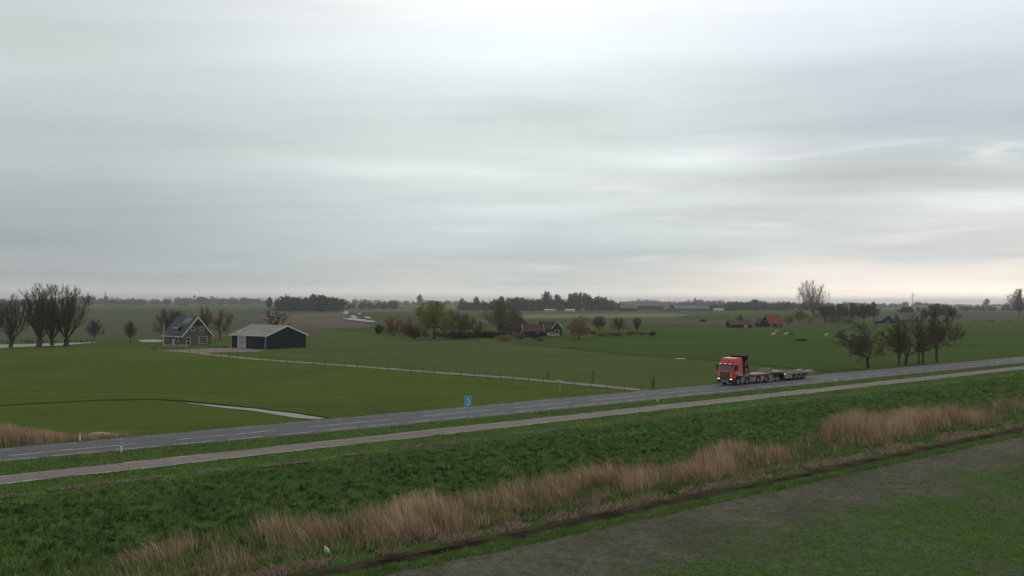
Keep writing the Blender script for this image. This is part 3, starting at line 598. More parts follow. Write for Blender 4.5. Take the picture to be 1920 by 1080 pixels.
tree(316, 640, 62, 62, 'round', 'brown', 'broad bare tree directly behind the left end of the gabled house', seed=7, rmin=.015)
tree(345, 636, 38, 54, 'spread', 'moss', 'dark bare tree rising behind the ridge of the gabled house', seed=8, rmin=.015)
tree(384, 637, 30, 62, 'round', 'olive', 'narrow yellowish bare tree just right of the house gable peak', seed=9, rmin=.02)
tree(412, 638, 50, 56, 'spread', 'brown', 'bare tree with a leaning trunk between the house and the green barn', seed=10, rmin=.015)
tree(519, 632, 54, 54, 'stubby', 'dark', 'knobbly pruned bare tree rising behind the green barn roof', seed=11, rmin=.03)
tree(711, 627, 18, 18, 'shrub', 'green', 'small near-black evergreen bush at the left end of the farm garden', 'evergreen_bush', 12, 'green', rmin=.14, cat='bush')
tree(738, 631, 52, 38, 'shrub', 'red', 'left reddish bare bush beside the black evergreen', 'bare_bush', 13, rmin=.025, cat='bush')
tree(768, 632, 48, 38, 'shrub', 'red', 'second reddish bare bush, closer to the golden willow', 'bare_bush', 14, rmin=.025, cat='bush')
tree(776, 637, 50, 26, 'shrub', 'dark', 'low dark tangled bush under the reddish bushes left of the golden willow', 'bare_bush', 15, rmin=.035, cat='bush')
tree(814, 636, 82, 71, 'weep', 'gold', 'golden yellow weeping willow, largest tree of the farm garden', 'weeping_willow', 16, rmin=.028)
tree(850, 634, 46, 52, 'round', 'brown', 'brown bare tree just right of the golden weeping willow', seed=17, rmin=.011)
tree(872, 633, 44, 46, 'weep', 'olive', 'drooping olive-brown bare tree between the brown tree and the farm pond hedge', seed=18, rmin=.02)
tree(896, 631, 30, 30, 'shrub', 'brown', 'short bare tree in front of the green strip of pasture in the farm garden', seed=13, rmin=.022)
tree(938, 630, 66, 68, 'round', 'olive', 'large bare olive tree left of the dark pyramid farmhouse roof', seed=19, rmin=.011)
tree(965, 627, 44, 50, 'round', 'brown', 'bare brown tree growing against the dark pyramid farmhouse roof', seed=5, rmin=.011)
tree(1086, 637, 46, 44, 'weep', 'peach', 'pale orange drooping willow standing alone right of the farm buildings', 'weeping_willow', 20, rmin=.028)
tree(1123, 624, 30, 32, 'round', 'moss', 'dark bare tree right of the pale orange willow', seed=6, rmin=.022)
tree(1160, 625, 32, 30, 'round', 'brown', 'thin bare tree midway along the low hedge', seed=7, rmin=.02)
tree(1195, 623, 24, 28, 'upright', 'brown', 'faint slender bare tree near the right end of the low hedge', seed=4, rmin=.018)
for i, (x, y, w_, h_, c_, lb) in enumerate([(1112, 627, 20, 6, 'dark', 'near-black clipped bush right of the orange willow'), (1128, 632, 30, 8, 'red', 'first reddish bush of the low hedge row from the left'),
        (1155, 631, 34, 8, 'brown', 'brownish middle bush of the low hedge row'), (1181, 630, 26, 10, 'red', 'rusty rounded bush of the low hedge row'), (1204, 629, 30, 7, 'brown', 'low brown bush next to the dark end bush of the hedge row'),
        (1223, 631, 16, 10, 'green', 'dark green bush closing the right end of the low hedge row'), (945, 640, 46, 13, 'peach', 'straw-coloured reedy bush in front of the farm hedge'),
        (975, 637, 40, 11, 'red', 'reddish low bush before the red roofed shed'), (918, 633, 90, 12, 'dark', 'dark broad bush under the large olive tree'), (860, 636, 80, 14, 'dark', 'dark undergrowth bush behind the golden willow foot'),
        (1000, 636, 30, 16, 'dark', 'dark bush hiding the wall of the red roofed shed'), (1012, 640, 22, 7, 'brown', 'small brown bush in the pasture edge right of the shed'), (1024, 630, 40, 9, 'green', 'dark clipped green hedge before the white gabled farmhouse')]):
    tree(x, y, w_, h_, 'shrub', c_, lb, 'garden_bush', 13 + i % 3, 'dark', rmin=.06 if c_ in ('green', 'dark') else .04, cat='bush', group='bushes of the farm garden')
# roadside trees at right
RT = 'dark bare trees on the roadside verge'
tree(1628, 691, 112, 84, 'swept', 'brown', 'leaning bare tree nearest the lorry, first of the roadside row', seed=21, group=RT, z=.3, rmin=.021, rz=0)
tree(1686, 687, 24, 92, 'upright', 'brown', 'thin straight bare sapling before the second roadside tree', seed=4, group=RT, z=.3, rmin=.006)
tree(1698, 685, 108, 84, 'swept', 'brown', 'second large roadside tree, forked low on its trunk', seed=22, group=RT, z=.3, rmin=.021, rz=.15)
tree(1722, 682, 34, 88, 'stubby', 'dark', 'slim crooked roadside tree between the forked one and the twin stems', seed=23, group=RT, z=.3, rmin=.012)
tree(1731, 681, 80, 88, 'spread', 'brown', 'twin-stemmed roadside tree left of the tallest one', seed=24, group=RT, z=.3, rmin=.021)
tree(1757, 679, 92, 98, 'spread', 'brown', 'tallest and rightmost tree of the roadside row', seed=25, group=RT, z=.3, rmin=.021)
# far right grove and single trees
tree(1524, 602, 56, 77, 'round', 'pale', 'tall round-headed bare tree standing above the grove, pale against the sky', seed=27, trunk='grey', rmin=.010)
for i, (x, y, w_, h_, c_, s_) in enumerate([(1500, 606, 34, 24, 'olive', 'round'), (1518, 607, 34, 20, 'peach', 'shrub'), (1548, 606, 44, 34, 'grey', 'round'), (1572, 605, 46, 36, 'brown', 'round'), (1598, 606, 48, 38, 'grey', 'round'), (1620, 606, 40, 37, 'moss', 'round'), (1638, 604, 26, 38, 'grey', 'round'),
        (1478, 609, 36, 20, 'olive', 'shrub'), (1560, 607, 40, 14, 'red', 'shrub'), (1590, 608, 40, 14, 'red', 'shrub'), (1690, 604, 26, 24, 'brown', 'round'), (1755, 602, 66, 33, 'brown', 'round'), (1785, 603, 30, 26, 'grey', 'round'), (1735, 603, 22, 24, 'moss', 'round'), (1720, 604, 20, 15, 'green', 'round')]):
    LB = ['olive round bare tree left of the tall pale tree, at the grove end', 'straw-coloured bush at the foot of the tall pale tree', 'grey bare tree immediately right of the tall pale tree', 'brown bare tree second in the grove from the tall pale tree', 'largest grey bare tree in the middle of the grove',
          'mossy bare tree near the right of the grove', 'last grey tree of the grove, beside the white edged roof', 'olive bush right of the red roofed barn', 'left reddish undergrowth bush below the grove', 'right reddish undergrowth bush below the grove', 'brown bare tree just left of the straw coloured farmhouse roof',
          'wide brown bare tree behind the tallest roadside tree', 'grey bare tree right of the wide brown one behind the roadside row', 'mossy tree right of the farmhouse dormer', 'small dark tree beside the farmhouse dormer']
    tree(x, y, w_, h_, s_, c_, LB[i], 'bare_tree' if s_ == 'round' else 'bare_bush', 5 + i % 5 if s_ == 'round' else 13 + i % 3, group='trees and bushes of the far grove', rmin=.022, cat='tree' if s_ == 'round' else 'bush')
tree(1912, 597, 44, 56, 'round', 'pale', 'tall pale bare tree cut by the right edge of the picture', seed=9, trunk='grey', rmin=.02)
tree(1850, 578, 12, 18, 'round', 'grey', 'small round-headed tree sticking up from the far right treeline', seed=6, rmin=.06)
tree(787, 575, 14, 23, 'round', 'blue', 'lone tall round tree on the horizon above the golden willow', seed=7, rmin=.05, trunk='grey')
tree(720, 582, 12, 11, 'round', 'grey', 'tiny bare tree in the fields left of the golden willow', seed=8, rmin=.06)
tree(1387, 604, 16, 14, 'shrub', 'grey', 'grey bush behind the left red roofed shed', 'bare_bush', 13, rmin=.05, cat='bush')
tree(1318, 604, 16, 6, 'shrub', 'dark', 'dark low bush alone in the far pasture', 'bare_bush', 14, rmin=.07, cat='bush')
tree(1503, 640, 26, 5, 'shrub', 'dark', 'low dark scrub patch where the field ditch nears the roadside trees', 'bare_bush', 15, rmin=.07, cat='bush')
for i, (x, w_, h_, lb) in enumerate([(1025, 22, 37, 'large domed tree rising highest from the village treeline'), (1045, 18, 31, 'domed tree right of the highest one in the village treeline'), (940, 16, 28, 'rounded tree above the white barn in the village treeline'),
        (970, 22, 26, 'broad flat domed tree in the village treeline'), (893, 14, 27, 'first tree of the village treeline from the left, over the white house'), (866, 14, 24, 'second small tree at the left of the village treeline'), (1070, 14, 33, 'first poplar of the dense clump over the village'),
        (1078, 14, 35, 'second poplar of the dense clump over the village'), (1087, 14, 35, 'third poplar of the dense clump over the village'), (1096, 14, 34, 'fourth poplar of the dense clump over the village'), (1104, 12, 31, 'fifth and last poplar of the dense clump over the village'),
        (505, 14, 27, 'rounded tree at the left end of the dark plantation'), (1415, 24, 22, 'dark broad tree in the far treeline above the red roofs'), (1478, 12, 18, 'small dark tree in the far treeline right of the red roofs'), (1132, 20, 26, 'domed tree at the right end of the village treeline')]):
    y = {505: 584, 1415: 583, 1478: 583}.get(x, 583)
    tree(x, y, w_, h_, 'round' if not 1065 < x < 1108 else 'upright', 'grey' if i % 2 else 'blue', lb, 'far_tree', 5 + i % 5 if not 1065 < x < 1108 else 4, rmin=.05, group='trees standing out of the far treelines', trunk='grey')

# ------------------------------------------------------------------ far treelines, each one mass
def treeline(name, x0, x1, ybase, prof, cols, label, n=120, depth=60, seed=0, dens=130, gap=0.0):
    r = np.random.default_rng(seed); V = []; T = []
    xs = np.sort(r.uniform(x0, x1, n)) if n > 6 else np.linspace(x0, x1, n)
    for x in xs:
        if r.random() < gap: continue
        p = at(x, ybase, 0); top = np.interp(x, [q[0] for q in prof], [q[1] for q in prof])
        H = up(p, ybase - top) * r.uniform(.66, 1.12); dp = r.uniform(0, depth); s_ = (p.y + dp) / p.y
        cx, cy_ = p.x * s_, p.y * s_; Wd = H * r.uniform(.35, .6); tcol = r.random()
        q = r.normal(0, 1, (dens, 3)); q /= np.linalg.norm(q, axis=1, keepdims=True); q *= r.random((dens, 1)) ** .4
        c = np.stack([cx + q[:, 0] * Wd, cy_ + q[:, 1] * Wd, H * .5 + q[:, 2] * H * .5], 1)
        c[:, 2] = np.maximum(c[:, 2], H * .06)
        sz = r.uniform(.05, .15, dens)[:, None] * H
        for k_ in range(3): pass
        tri = c[:, None, :] + r.normal(0, 1, (dens, 3, 3)) * sz[:, None, :] * np.array([[[1, 1, 1.3]]]) * .62
        tri[:, :, 2] = np.maximum(tri[:, :, 2], 0); V.append(tri.reshape(-1, 3)); T.append(np.clip(np.full(dens * 3, tcol) * .7 + np.repeat(r.random(dens), 3) * .3, 0, 1))
    V = np.concatenate(V); T = np.concatenate(T)
    o = link(name, np_mesh(name, V, np.arange(len(V)).reshape(-1, 3), cols, T)); return tag(o, label, 'trees', kind='stuff')
TLb = attr_mat('far_bare_wood', [(0, (.04, .044, .04)), (.5, (.065, .062, .054)), (1, (.10, .088, .072))], .95, .05)
TLg = attr_mat('far_green_wood', [(0, (.032, .042, .033)), (.5, (.052, .06, .045)), (1, (.09, .08, .065))], .95, .05)
treeline('far_wood', -420, 640, 573, [(-400, 560), (40, 561), (100, 558), (130, 556), (180, 555), (200, 557), (240, 560), (300, 560), (318, 555.5), (350, 558), (370, 556), (410, 555), (440, 559), (460, 557), (500, 559), (640, 561)], TLb, 'low bluish wood on the left horizon under the church spire', 480, 200, 1, 110)
treeline('far_wood', 640, 880, 573.5, [(640, 561), (660, 560), (690, 562), (730, 561), (750, 563), (800, 563), (880, 563)], TLb, 'thin pale wood on the horizon behind the golden willow', 90, 200, 2, 100)
treeline('dark_plantation', 522, 641, 584, [(520, 562), (530, 557), (560, 558), (580, 556), (600, 555), (620, 559), (642, 560)], TLg, 'dense dark plantation of even trees right of the green barn', 90, 60, 3, 150)
treeline('far_wood', 640, 745, 580, [(640, 566), (700, 568), (725, 562), (745, 566)], TLb, 'low dark thicket right of the plantation', 30, 60, 4, 120)
treeline('village_wood', 862, 1165, 583, [(862, 572), (880, 566), (900, 565), (930, 563), (960, 560), (990, 561), (1020, 559), (1060, 562), (1100, 562), (1130, 559), (1150, 564), (1165, 572)], TLb, 'dark mixed wood of the village in the middle distance', 170, 120, 5, 170)
treeline('far_wood', 1150, 1560, 577, [(1150, 567), (1200, 562), (1225, 562), (1240, 566), (1280, 564), (1300, 562), (1350, 563), (1380, 565), (1420, 564), (1470, 566), (1560, 568)], TLb, 'low wood behind the long greenhouse and sheds', 230, 200, 6, 110)
treeline('far_wood', 1330, 1560, 583, [(1330, 572), (1360, 568), (1400, 567), (1420, 564), (1450, 569), (1490, 568), (1530, 571), (1560, 571)], TLg, 'darker belt of trees above the red roofed barns', 130, 100, 7, 150)
treeline('far_wood', 1540, 2250, 577, [(1540, 568), (1600, 566), (1640, 568), (1680, 569), (1700, 566), (1730, 566), (1760, 569), (1800, 570), (1860, 570), (1900, 567), (2250, 567)], TLb, 'low wood along the right horizon below the second wind turbine', 420, 200, 8, 110)
treeline('far_wood', 1745, 2250, 584, [(1745, 577), (1790, 574), (1830, 575), (1880, 573), (1920, 571), (2250, 570)], TLb, 'nearer dark wood at the right edge with pale sheds in it', 170, 80, 9, 150)
treeline('hedge_row', 1800, 2200, 603.5, [(1800, 600), (1840, 599), (2200, 598)], TLg, 'low dark green hedge along the far right pasture', 70, 6, 10, 60)
treeline('canal_scrub', -60, 175, 644.5, [(-60, 637), (40, 638), (120, 638), (175, 637)], TLg, 'low dark scrub on the far bank of the canal', 60, 6, 11, 70)
treeline('garden_hedge', 276, 348, 655, [(276, 652), (348, 652)], TLg, 'low dark hedge before the gabled house', 40, 2, 12, 60)
treeline('garden_hedge', 388, 428, 653, [(388, 648.5), (428, 649)], TLb, 'low brown hedge between house and green barn', 22, 2, 13, 60)
treeline('garden_hedge', 790, 950, 633, [(790, 622), (870, 622), (950, 621)], TLg, 'dark hedge line through the farm garden behind the golden willow', 60, 10, 14, 110)

# ------------------------------------------------------------------ buildings
M['brick'] = mat('grey_red_brick', (0.125, 0.095, 0.09), 0.9, 0.1, 0.15, 4); M['slate'] = mat('dark_slate_roof', (0.045, 0.05, 0.056), 0.7, 0.3, 0.12, 2)
M['white'] = mat('white_trim', (0.55, 0.54, 0.52), 0.6, 0.3, 0.08, 2); M['darkwood'] = mat('dark_boarding', (0.02, 0.022, 0.03), 0.7, 0.3, 0.2, 3)
M['glass'] = mat('window_glass', (0.015, 0.017, 0.02), 0.3, 0.2, 0.05, 1); M['greensteel'] = mat('dark_green_cladding', (0.008, 0.028, 0.026), 0.75, 0.1, 0.12, 2)
M['navy'] = mat('navy_cladding', (0.008, 0.014, 0.028), 0.75, 0.1, 0.12, 2)
M['roofgrey'] = mat('weathered_sheet_roof', (0.26, 0.235, 0.215), 0.85, 0.1, 0.15, 0.5); M['door'] = mat('cream_roller_door', (0.36, 0.32, 0.28), 0.7, 0.3, 0.08, 1)
M['redtile'] = mat('red_clay_tiles', (0.075, 0.034, 0.03), 0.85, 0.2, 0.2, 1); M['orangetile'] = mat('orange_clay_tiles', (0.20, 0.06, 0.038), 0.85, 0.2, 0.2, 1)
M['browntile'] = mat('brown_roof_tiles', (0.07, 0.048, 0.042), 0.9, 0.05, 0.15, 1); M['thatch'] = mat('dark_thatch', (0.05, 0.04, 0.035), 0.95, 0.0, 0.2, 1)
M['paleroof'] = mat('straw_pale_roof', (0.125, 0.11, 0.08), 0.9, 0.0, 0.1, 1); M['blackwood'] = mat('black_tarred_boards', (0.018, 0.017, 0.017), 0.8, 0.2, 0.2, 2)
M['solar'] = mat('solar_panel', (0.02, 0.026, 0.05), 0.2, 0.5, 0.1, 1); M['pipe'] = mat('pale_green_downpipe', (0.3, 0.36, 0.34), 0.6, 0.3, 0.05, 1)
M['greenhouse'] = mat('greenhouse_roof_glass', (0.13, 0.125, 0.12), 0.9, 0.1, 0.1, 0.1); M['bluegrey'] = mat('blue_grey_boards', (0.055, 0.07, 0.09), 0.8, 0.3, 0.1, 0.5)
M['greyroof'] = mat('far_grey_roof', (0.15, 0.155, 0.155), 0.9, 0.1, 0.1, 0.1); M['creamwall'] = mat('pale_plaster', (0.36, 0.35, 0.32), 0.8, 0.1, 0.1, 1)
def window(parent, face, a, z, w_, h_, name='window', frame='white', pane='glass', off=0.0, bars=0):
    """face F: on y = off facing -y, a along x; face L: on x = off facing -x, a along y"""
    t_ = .12 if w_ > .6 else .08
    def bx(mb, a0, z0, a1, z1, d0, d1):
        if face == 'F': mb.box(a0, off + d0, z0, a1, off + d1, z1)
        else: mb.box(off + d0, a0, z0, off + d1, a1, z1)
    f = MB(); bx(f, a, z, a + t_, z + h_, -.07, .03); bx(f, a + w_ - t_, z, a + w_, z + h_, -.07, .03); bx(f, a + t_, z, a + w_ - t_, z + t_, -.07, .03); bx(f, a + t_, z + h_ - t_, a + w_ - t_, z + h_, -.07, .03)
    for i in range(bars): zz_ = z + h_ * (i + 1) / (bars + 1); bx(f, a + t_, zz_ - t_ / 2, a + w_ - t_, zz_ + t_ / 2, -.07, .03)
    o = f.build(name, M[frame], parent)
    p = MB(); bx(p, a + t_, z + t_, a + w_ - t_, z + h_ - t_, -.03, .02); p.build('pane', M[pane], o); return o
def gable(name, loc, rz, W_, L, eave, ridge, wall, roof, label, cat, group=None, trim='white', oh=.35, th=.22, axis='y', base=-.1):
    """near corner at the origin, x to the right along the front, y away; axis = direction of the ridge"""
    r = root(name, loc, rz, label, cat, group)
    if axis == 'y':
        MB().prism([(0, base), (W_, base), (W_, eave), (W_ / 2, ridge - .05), (0, eave)], 'y', 0, L).build('wall', M[wall], r)
        sl = (ridge - eave) / (W_ / 2); e0 = eave - sl * oh; mb = MB()
        mb.slab([(-oh, -oh, e0), (W_ / 2, -oh, ridge), (W_ / 2, L + oh, ridge), (-oh, L + oh, e0)], -th); mb.slab([(W_ + oh, L + oh, e0), (W_ / 2, L + oh, ridge), (W_ / 2, -oh, ridge), (W_ + oh, -oh, e0)], -th); mb.build('roof', M[roof], r)
        if trim:
            for s, nm in ((-oh, W_ / 2), (W_ + oh, W_ / 2)):
                MB().slab([(s, -oh - .06, e0 + th + .04), (nm, -oh - .06, ridge + th + .04), (nm, -oh - .004, ridge + th + .04), (s, -oh - .004, e0 + th + .04)], th + .22).build('bargeboard', M[trim], r)
            MB().box(-oh - .16, -oh, e0 - .02, -oh - .004, L + oh, e0 + .2).build('gutter', M[trim], r)
    else:
        MB().prism([(0, base), (L, base), (L, eave), (L / 2, ridge - .05), (0, eave)], 'x', 0, W_).build('wall', M[wall], r)
        sl = (ridge - eave) / (L / 2); e0 = eave - sl * oh; mb = MB()
        mb.slab([(-oh, -oh, e0), (W_ + oh, -oh, e0), (W_ + oh, L / 2, ridge), (-oh, L / 2, ridge)], -th); mb.slab([(W_ + oh, L + oh, e0), (-oh, L + oh, e0), (-oh, L / 2, ridge), (W_ + oh, L / 2, ridge)], -th); mb.build('roof', M[roof], r)
        if trim:
            for x0_ in (-oh - .08, W_ + oh + .004):
                for s in (-oh, L + oh):
                    MB().slab([(x0_, s, e0 + th + .04), (x0_ + .076, s, e0 + th + .04), (x0_ + .076, L / 2, ridge + th + .04), (x0_, L / 2, ridge + th + .04)], th + .22).build('bargeboard', M[trim], r)
    return r
# gabled house
ha = math.radians(48)
r = gable('gabled_house', at(342.5, 647.8), ha, 8.4, 10.4, 2.75, 7.55, 'brick', 'slate', 'grey brick house with steep slate roof, white gable edges and a dormer', 'house', oh=.45)
sl = (7.55 - 2.75) / 4.2
MB().prism([(2.75, 5.15), (5.65, 5.15), (4.2, 6.85)], 'y', -.06, .02).build('gable_boarding', M['darkwood'], r)
for a in (2.35, 4.95): window(r, 'F', a, 3.9, 1.05, 1.1)
window(r, 'F', 1.05, .05, 1.15, 2.15, 'door', bars=1)
window(r, 'F', 4.6, .35, 2.6, 2.0, 'window', bars=2)
window(r, 'L', 2.2, 1.0, 1.9, 1.15, bars=0); window(r, 'L', 4.6, .1, .95, 1.6, 'door', pane='white'); window(r, 'L', 7.9, 1.0, 1.0, 1.1)
dm = MB().box(.5, 3.4, 3.1, 2.6, 5.6, 4.55).build('dormer', M['darkwood'], r)
MB().slab([(.25, 3.15, 4.68), (.25, 5.85, 4.68), (3.1, 5.85, 5.75), (3.1, 3.15, 5.75)], .16).build('dormer_roof', M['slate'], dm)
MB().box(.2, 3.1, 4.5, .246, 5.9, 4.75).build('dormer_trim', M['white'], dm); window(dm, 'L', 3.7, 3.5, 1.6, .95, off=.5)
def on_roof(y0, y1, s0, s1, lift):                          # panel lying on the left slope
    f = lambda s: (-.45 + 4.65 * s, 2.75 - sl * .45 + (7.55 - 2.75 + sl * .45) * s + .22 + lift); a, b_ = f(s0), f(s1)
    return [(a[0], y0, a[1]), (b_[0], y0, b_[1]), (b_[0], y1, b_[1]), (a[0], y1, a[1])]
for k in range(2): MB().slab(on_roof(1.4 + k * 2.0, 3.3 + k * 2.0, .62, .93, .08), .07).build('solar_panel', M['solar'], r)
# flagpole and garden bits
pp = at(306.8, 648.5); r = root('flagpole', pp, 0, 'white flagpole at the left corner of the gabled house', 'flagpole'); MB().tube((0, 0, 0), (0, 0, 5.6), .1, .07, 8).build('pole', M['white'], r); MB().tube((0, 0, 5.6), (0, 0, 5.75), .12, .03, 8).build('finial', M['white'], r)
pp = at(325, 650.0); r = root('garden_wall', pp, math.radians(-8), 'low grey terrace wall in front of the gabled house', 'wall'); MB().box(-3, 0, 0, 4.2, .25, .45).build('wall', M['roofgrey'], r); MB().box(-3.05, -.04, .45, 4.25, .29, .52).build('coping', M['creamwall'], r)
# green barn
r = gable('green_barn', at(498.2, 655.0), math.radians(55), 13.2, 13.6, 3.35, 5.75, 'greensteel', 'roofgrey', 'dark green sheet steel barn with pale grey roof and cream roller door', 'barn', oh=.4, th=.15)
MB().box(-.05, 11.0, -.1, 0, 13.55, 3.3).build('navy_panel', M['navy'], r)
d = MB().box(-.09, 7.9, 0, -.03, 10.4, 2.95).build('roller_door', M['door'], r)
f = MB(); f.box(-.2, 7.6, 0, .0, 7.898, 3.2); f.box(-.2, 10.402, 0, .0, 10.7, 3.2); f.box(-.2, 7.9, 2.952, .0, 10.4, 3.2); f.build('door_frame', M['white'], d); MB().box(-.11, 8.3, 1.35, -.092, 10.0, 1.5).build('handle_bar', M['slate'], d)
for y in (-.02, 13.2): MB().tube((-.16, y, 0), (-.16, y, 3.2), .09, .09, 8).build('downpipe', M['pipe'], r)
# the farm in the middle
r = gable('red_roofed_shed', at(982.5, 632), math.radians(4), 6.6, 6.4, 2.0, 4.2, 'blackwood', 'redtile', 'low black shed with dull red roof and white gable edges', 'shed', axis='x', oh=.4); window(r, 'F', 4.2, .6, 1.1, 1.0)
r = gable('white_gabled_farmhouse', at(1011, 629.5), math.radians(3), 6.6, 7.5, 2.3, 4.9, 'brick', 'browntile', 'brown roofed farmhouse with white edged cross gable behind the red roofed shed', 'house', axis='x')
MB().prism([(4.6, 0), (8.2, 0), (8.2, 2.7), (6.4, 5.1), (4.6, 2.7)], 'y', -1.6, 3).build('cross_gable', M['browntile'], r)
for s in (4.3, 8.5): MB().slab([(s, -1.75, 2.75), (6.4, -1.75, 5.45), (6.4, -1.6, 5.45), (s, -1.6, 2.75)], .3).build('bargeboard', M['white'], r)
window(r, 'F', 5.6, 1.0, 1.5, 1.2, off=-1.6)
pb = at(958, 630); Z_ = pb.y; r = root('pyramid_farmhouse', pb + Vector((2, 12, 0)), math.radians(20), 'old farmhouse with big dark pyramid roof half hidden by bare trees', 'house')
MB().box(-5.5, -5.5, 0, 5.5, 5.5, 2.2).build('wall', M['brick'], r)
MB().add([(-6.2, -6.2, 2.0), (6.2, -6.2, 2.0), (6.2, 6.2, 2.0), (-6.2, 6.2, 2.0), (-.6, 0, 7.0), (.6, 0, 7.0)], [(0, 1, 5, 4), (1, 2, 5), (2, 3, 4, 5), (3, 0, 4), (3, 2, 1, 0)]).build('roof', M['thatch'], r)
MB().box(.4, -.4, 6.4, 1.0, .2, 7.7).build('chimney', M['brick'], r)
for a in (-3.5, -.5, 2.4): window(r, 'F', a, .8, 1.1, 1.1, off=-5.5)
# barns with red roofs
r = gable('red_roofed_barn', at(1371, 614.5), math.radians(3), 10.2, 9, 1.5, 3.5, 'blackwood', 'redtile', 'long low barn with dull red roof left of the bright red roofed farmhouse', 'barn', axis='x', trim=None); window(r, 'F', 6.4, .2, 1.8, 1.0, 'door', pane='creamwall')
r = gable('red_roofed_farmhouse', at(1441.5, 613.5), math.radians(4), 6.6, 9, 2.0, 6.2, 'blackwood', 'orangetile', 'black boarded farmhouse with bright orange red roof in the pasture', 'house', axis='x', trim=None); window(r, 'F', .8, .4, 1.0, 1.3); window(r, 'F', 4.6, .4, 1.0, 1.3)
r = gable('black_gabled_barn', at(1424, 613), math.radians(6), 4.8, 6, 1.9, 4.3, 'blackwood', 'blackwood', 'black gabled barn with two pale windows against the orange red farmhouse', 'barn', trim=None); window(r, 'F', 3.2, .4, 1.0, 1.3, pane='creamwall'); window(r, 'F', 2.7, 2.4, .8, .9, pane='creamwall')
# far right farm
r = gable('black_gabled_shed', at(1652, 606.5), math.radians(8), 9, 8, 1.4, 4.9, 'blackwood', 'bluegrey', 'small black gabled shed left of the straw coloured farmhouse', 'shed', trim=None); window(r, 'F', 3.8, .3, 1.2, 1.2)
r = gable('straw_roofed_farmhouse', at(1690, 605.5), math.radians(2), 12.5, 10, 2.3, 6.6, 'brick', 'paleroof', 'farmhouse with pale straw coloured roof and white edged dormer', 'house', axis='x')
MB().prism([(7.6, 2.4), (10.8, 2.4), (9.2, 5.4)], 'y', -1.2, 3).build('cross_gable', M['browntile'], r)
for s in (7.3, 11.1): MB().slab([(s, -1.4, 2.4), (9.2, -1.4, 5.8), (9.2, -1.2, 5.8), (s, -1.2, 2.4)], .5).build('bargeboard', M['white'], r)
r = gable('dark_red_roofed_house', at(1698, 602), math.radians(4), 7, 9, 4.5, 9.6, 'brick', 'redtile', 'dark red roof rising behind the straw coloured farmhouse', 'house', axis='x', trim=None); window(r, 'F', 3, 2, 1.2, 1.2)
r = gable('white_edged_house', at(1607, 592), 0, 22, 12, 6, 10.4, 'bluegrey', 'slate', 'house with long white sloping roof edge right of the grove', 'house', oh=.8, th=.5); window(r, 'F', 12.5, 3.2, 2.2, 2.8, pane='creamwall'); window(r, 'F', 15.4, 3.2, 2.2, 2.8, pane='creamwall')
# far greenhouse and sheds
for k, (x0, x1, yb, zr, lb) in enumerate([(1165, 1195, 583.5, 9, 'nearest and shortest of the three far grey roofed cattle sheds'), (1172, 1252, 581, 11.5, 'middle far shed with a long pale grey roof'), (1163, 1256, 578.5, 14.5, 'rearmost far shed with a brown ridge line')]):
    p = at(x0, yb); Wd = up(p, x1 - x0)
    gable('long_shed', p, 0, Wd, 26, zr - 4.5, zr, 'browntile', 'greenhouse', lb, 'shed', 'long far sheds', axis='x', trim=None, oh=.5, th=.4)
r = gable('blue_gabled_barn', at(1251.5, 584.5), math.radians(6), 12, 20, 4.5, 12.2, 'bluegrey', 'greyroof', 'blue grey gabled barn with white edge beside the long sheds', 'barn', oh=.5, th=.8); window(r, 'F', 4.5, .2, 3.2, 3.6, 'door', pane='slate')
r = gable('grey_long_barn', at(1268, 583.5), 0, up(at(1268, 583.5), 62), 18, 4.0, 8.4, 'bluegrey', 'greyroof', 'long grey barn right of the blue gabled barn', 'barn', axis='x', trim=None, oh=.5, th=.4); window(r, 'F', 8, .2, 4, 3, 'door', pane='slate')
for k, (x, yb, wpx, hz, c_, lb) in enumerate([(1339, 583.5, 18, 4, 'creamwall', 'low white shed at the right end of the long grey barn'), (887, 574.5, 9, 7, 'creamwall', 'bright white house under the left village trees'), (1021, 584, 20, 3.0, 'creamwall', 'pale low shed below the highest village tree'),
        (1060, 585, 18, 3.6, 'creamwall', 'pale shed below the poplar clump'), (1722, 579.5, 24, 8, 'greyroof', 'pale grey roofed shed below the second wind turbine'), (1853, 580.5, 12, 6, 'greyroof', 'grey shed in the far right wood'), (1869, 580, 9, 8, 'creamwall', 'bright white shed in the far right wood'), (1886, 582, 14, 5, 'greyroof', 'dull grey shed nearest the right edge wood'),
        (316, 572, 4, 6, 'creamwall', 'tiny white house on the left horizon'), (1440, 581, 26, 3.5, 'creamwall', 'long pale low shed in the fields above the orange red roof'), (905, 582, 14, 5, 'greensteel', 'dull green shed in front of the village wood')]):
    p = at(x, yb); gable('far_shed', p, 0, up(p, wpx), 10, hz * .55, hz, 'bluegrey' if c_ == 'greyroof' else c_, 'greyroof' if c_ != 'creamwall' else 'creamwall', lb, 'shed', 'small far sheds and houses', axis='x', trim=None, oh=.3, th=.3)
# church
p = at(197.5, 572.0); r = root('church', p, .3, 'far church with pointed spire on the left horizon', 'church'); s_ = p.y / F
MB().box(-3.0 * s_ * .9, -3, 0, 3.0 * s_ * .9, 3, 13.5 * s_).build('tower', M['brick'], r)
MB().add([(-3.2 * s_, -4.5, 13 * s_), (3.2 * s_, -4.5, 13 * s_), (3.2 * s_, 4.5, 13 * s_), (-3.2 * s_, 4.5, 13 * s_), (0, 0, 19 * s_)], [(0, 1, 4), (1, 2, 4), (2, 3, 4), (3, 0, 4), (3, 2, 1, 0)]).build('spire', M['slate'], r)
MB().tube((0, 0, 18 * s_), (0, 0, 27 * s_), 1.6, .3, 6).build('pinnacle', M['slate'], r)
MB().prism([(-5, 0), (5, 0), (5, 7), (0, 13), (-5, 7)], 'x', 4, 22).build('nave', M['browntile'], r)
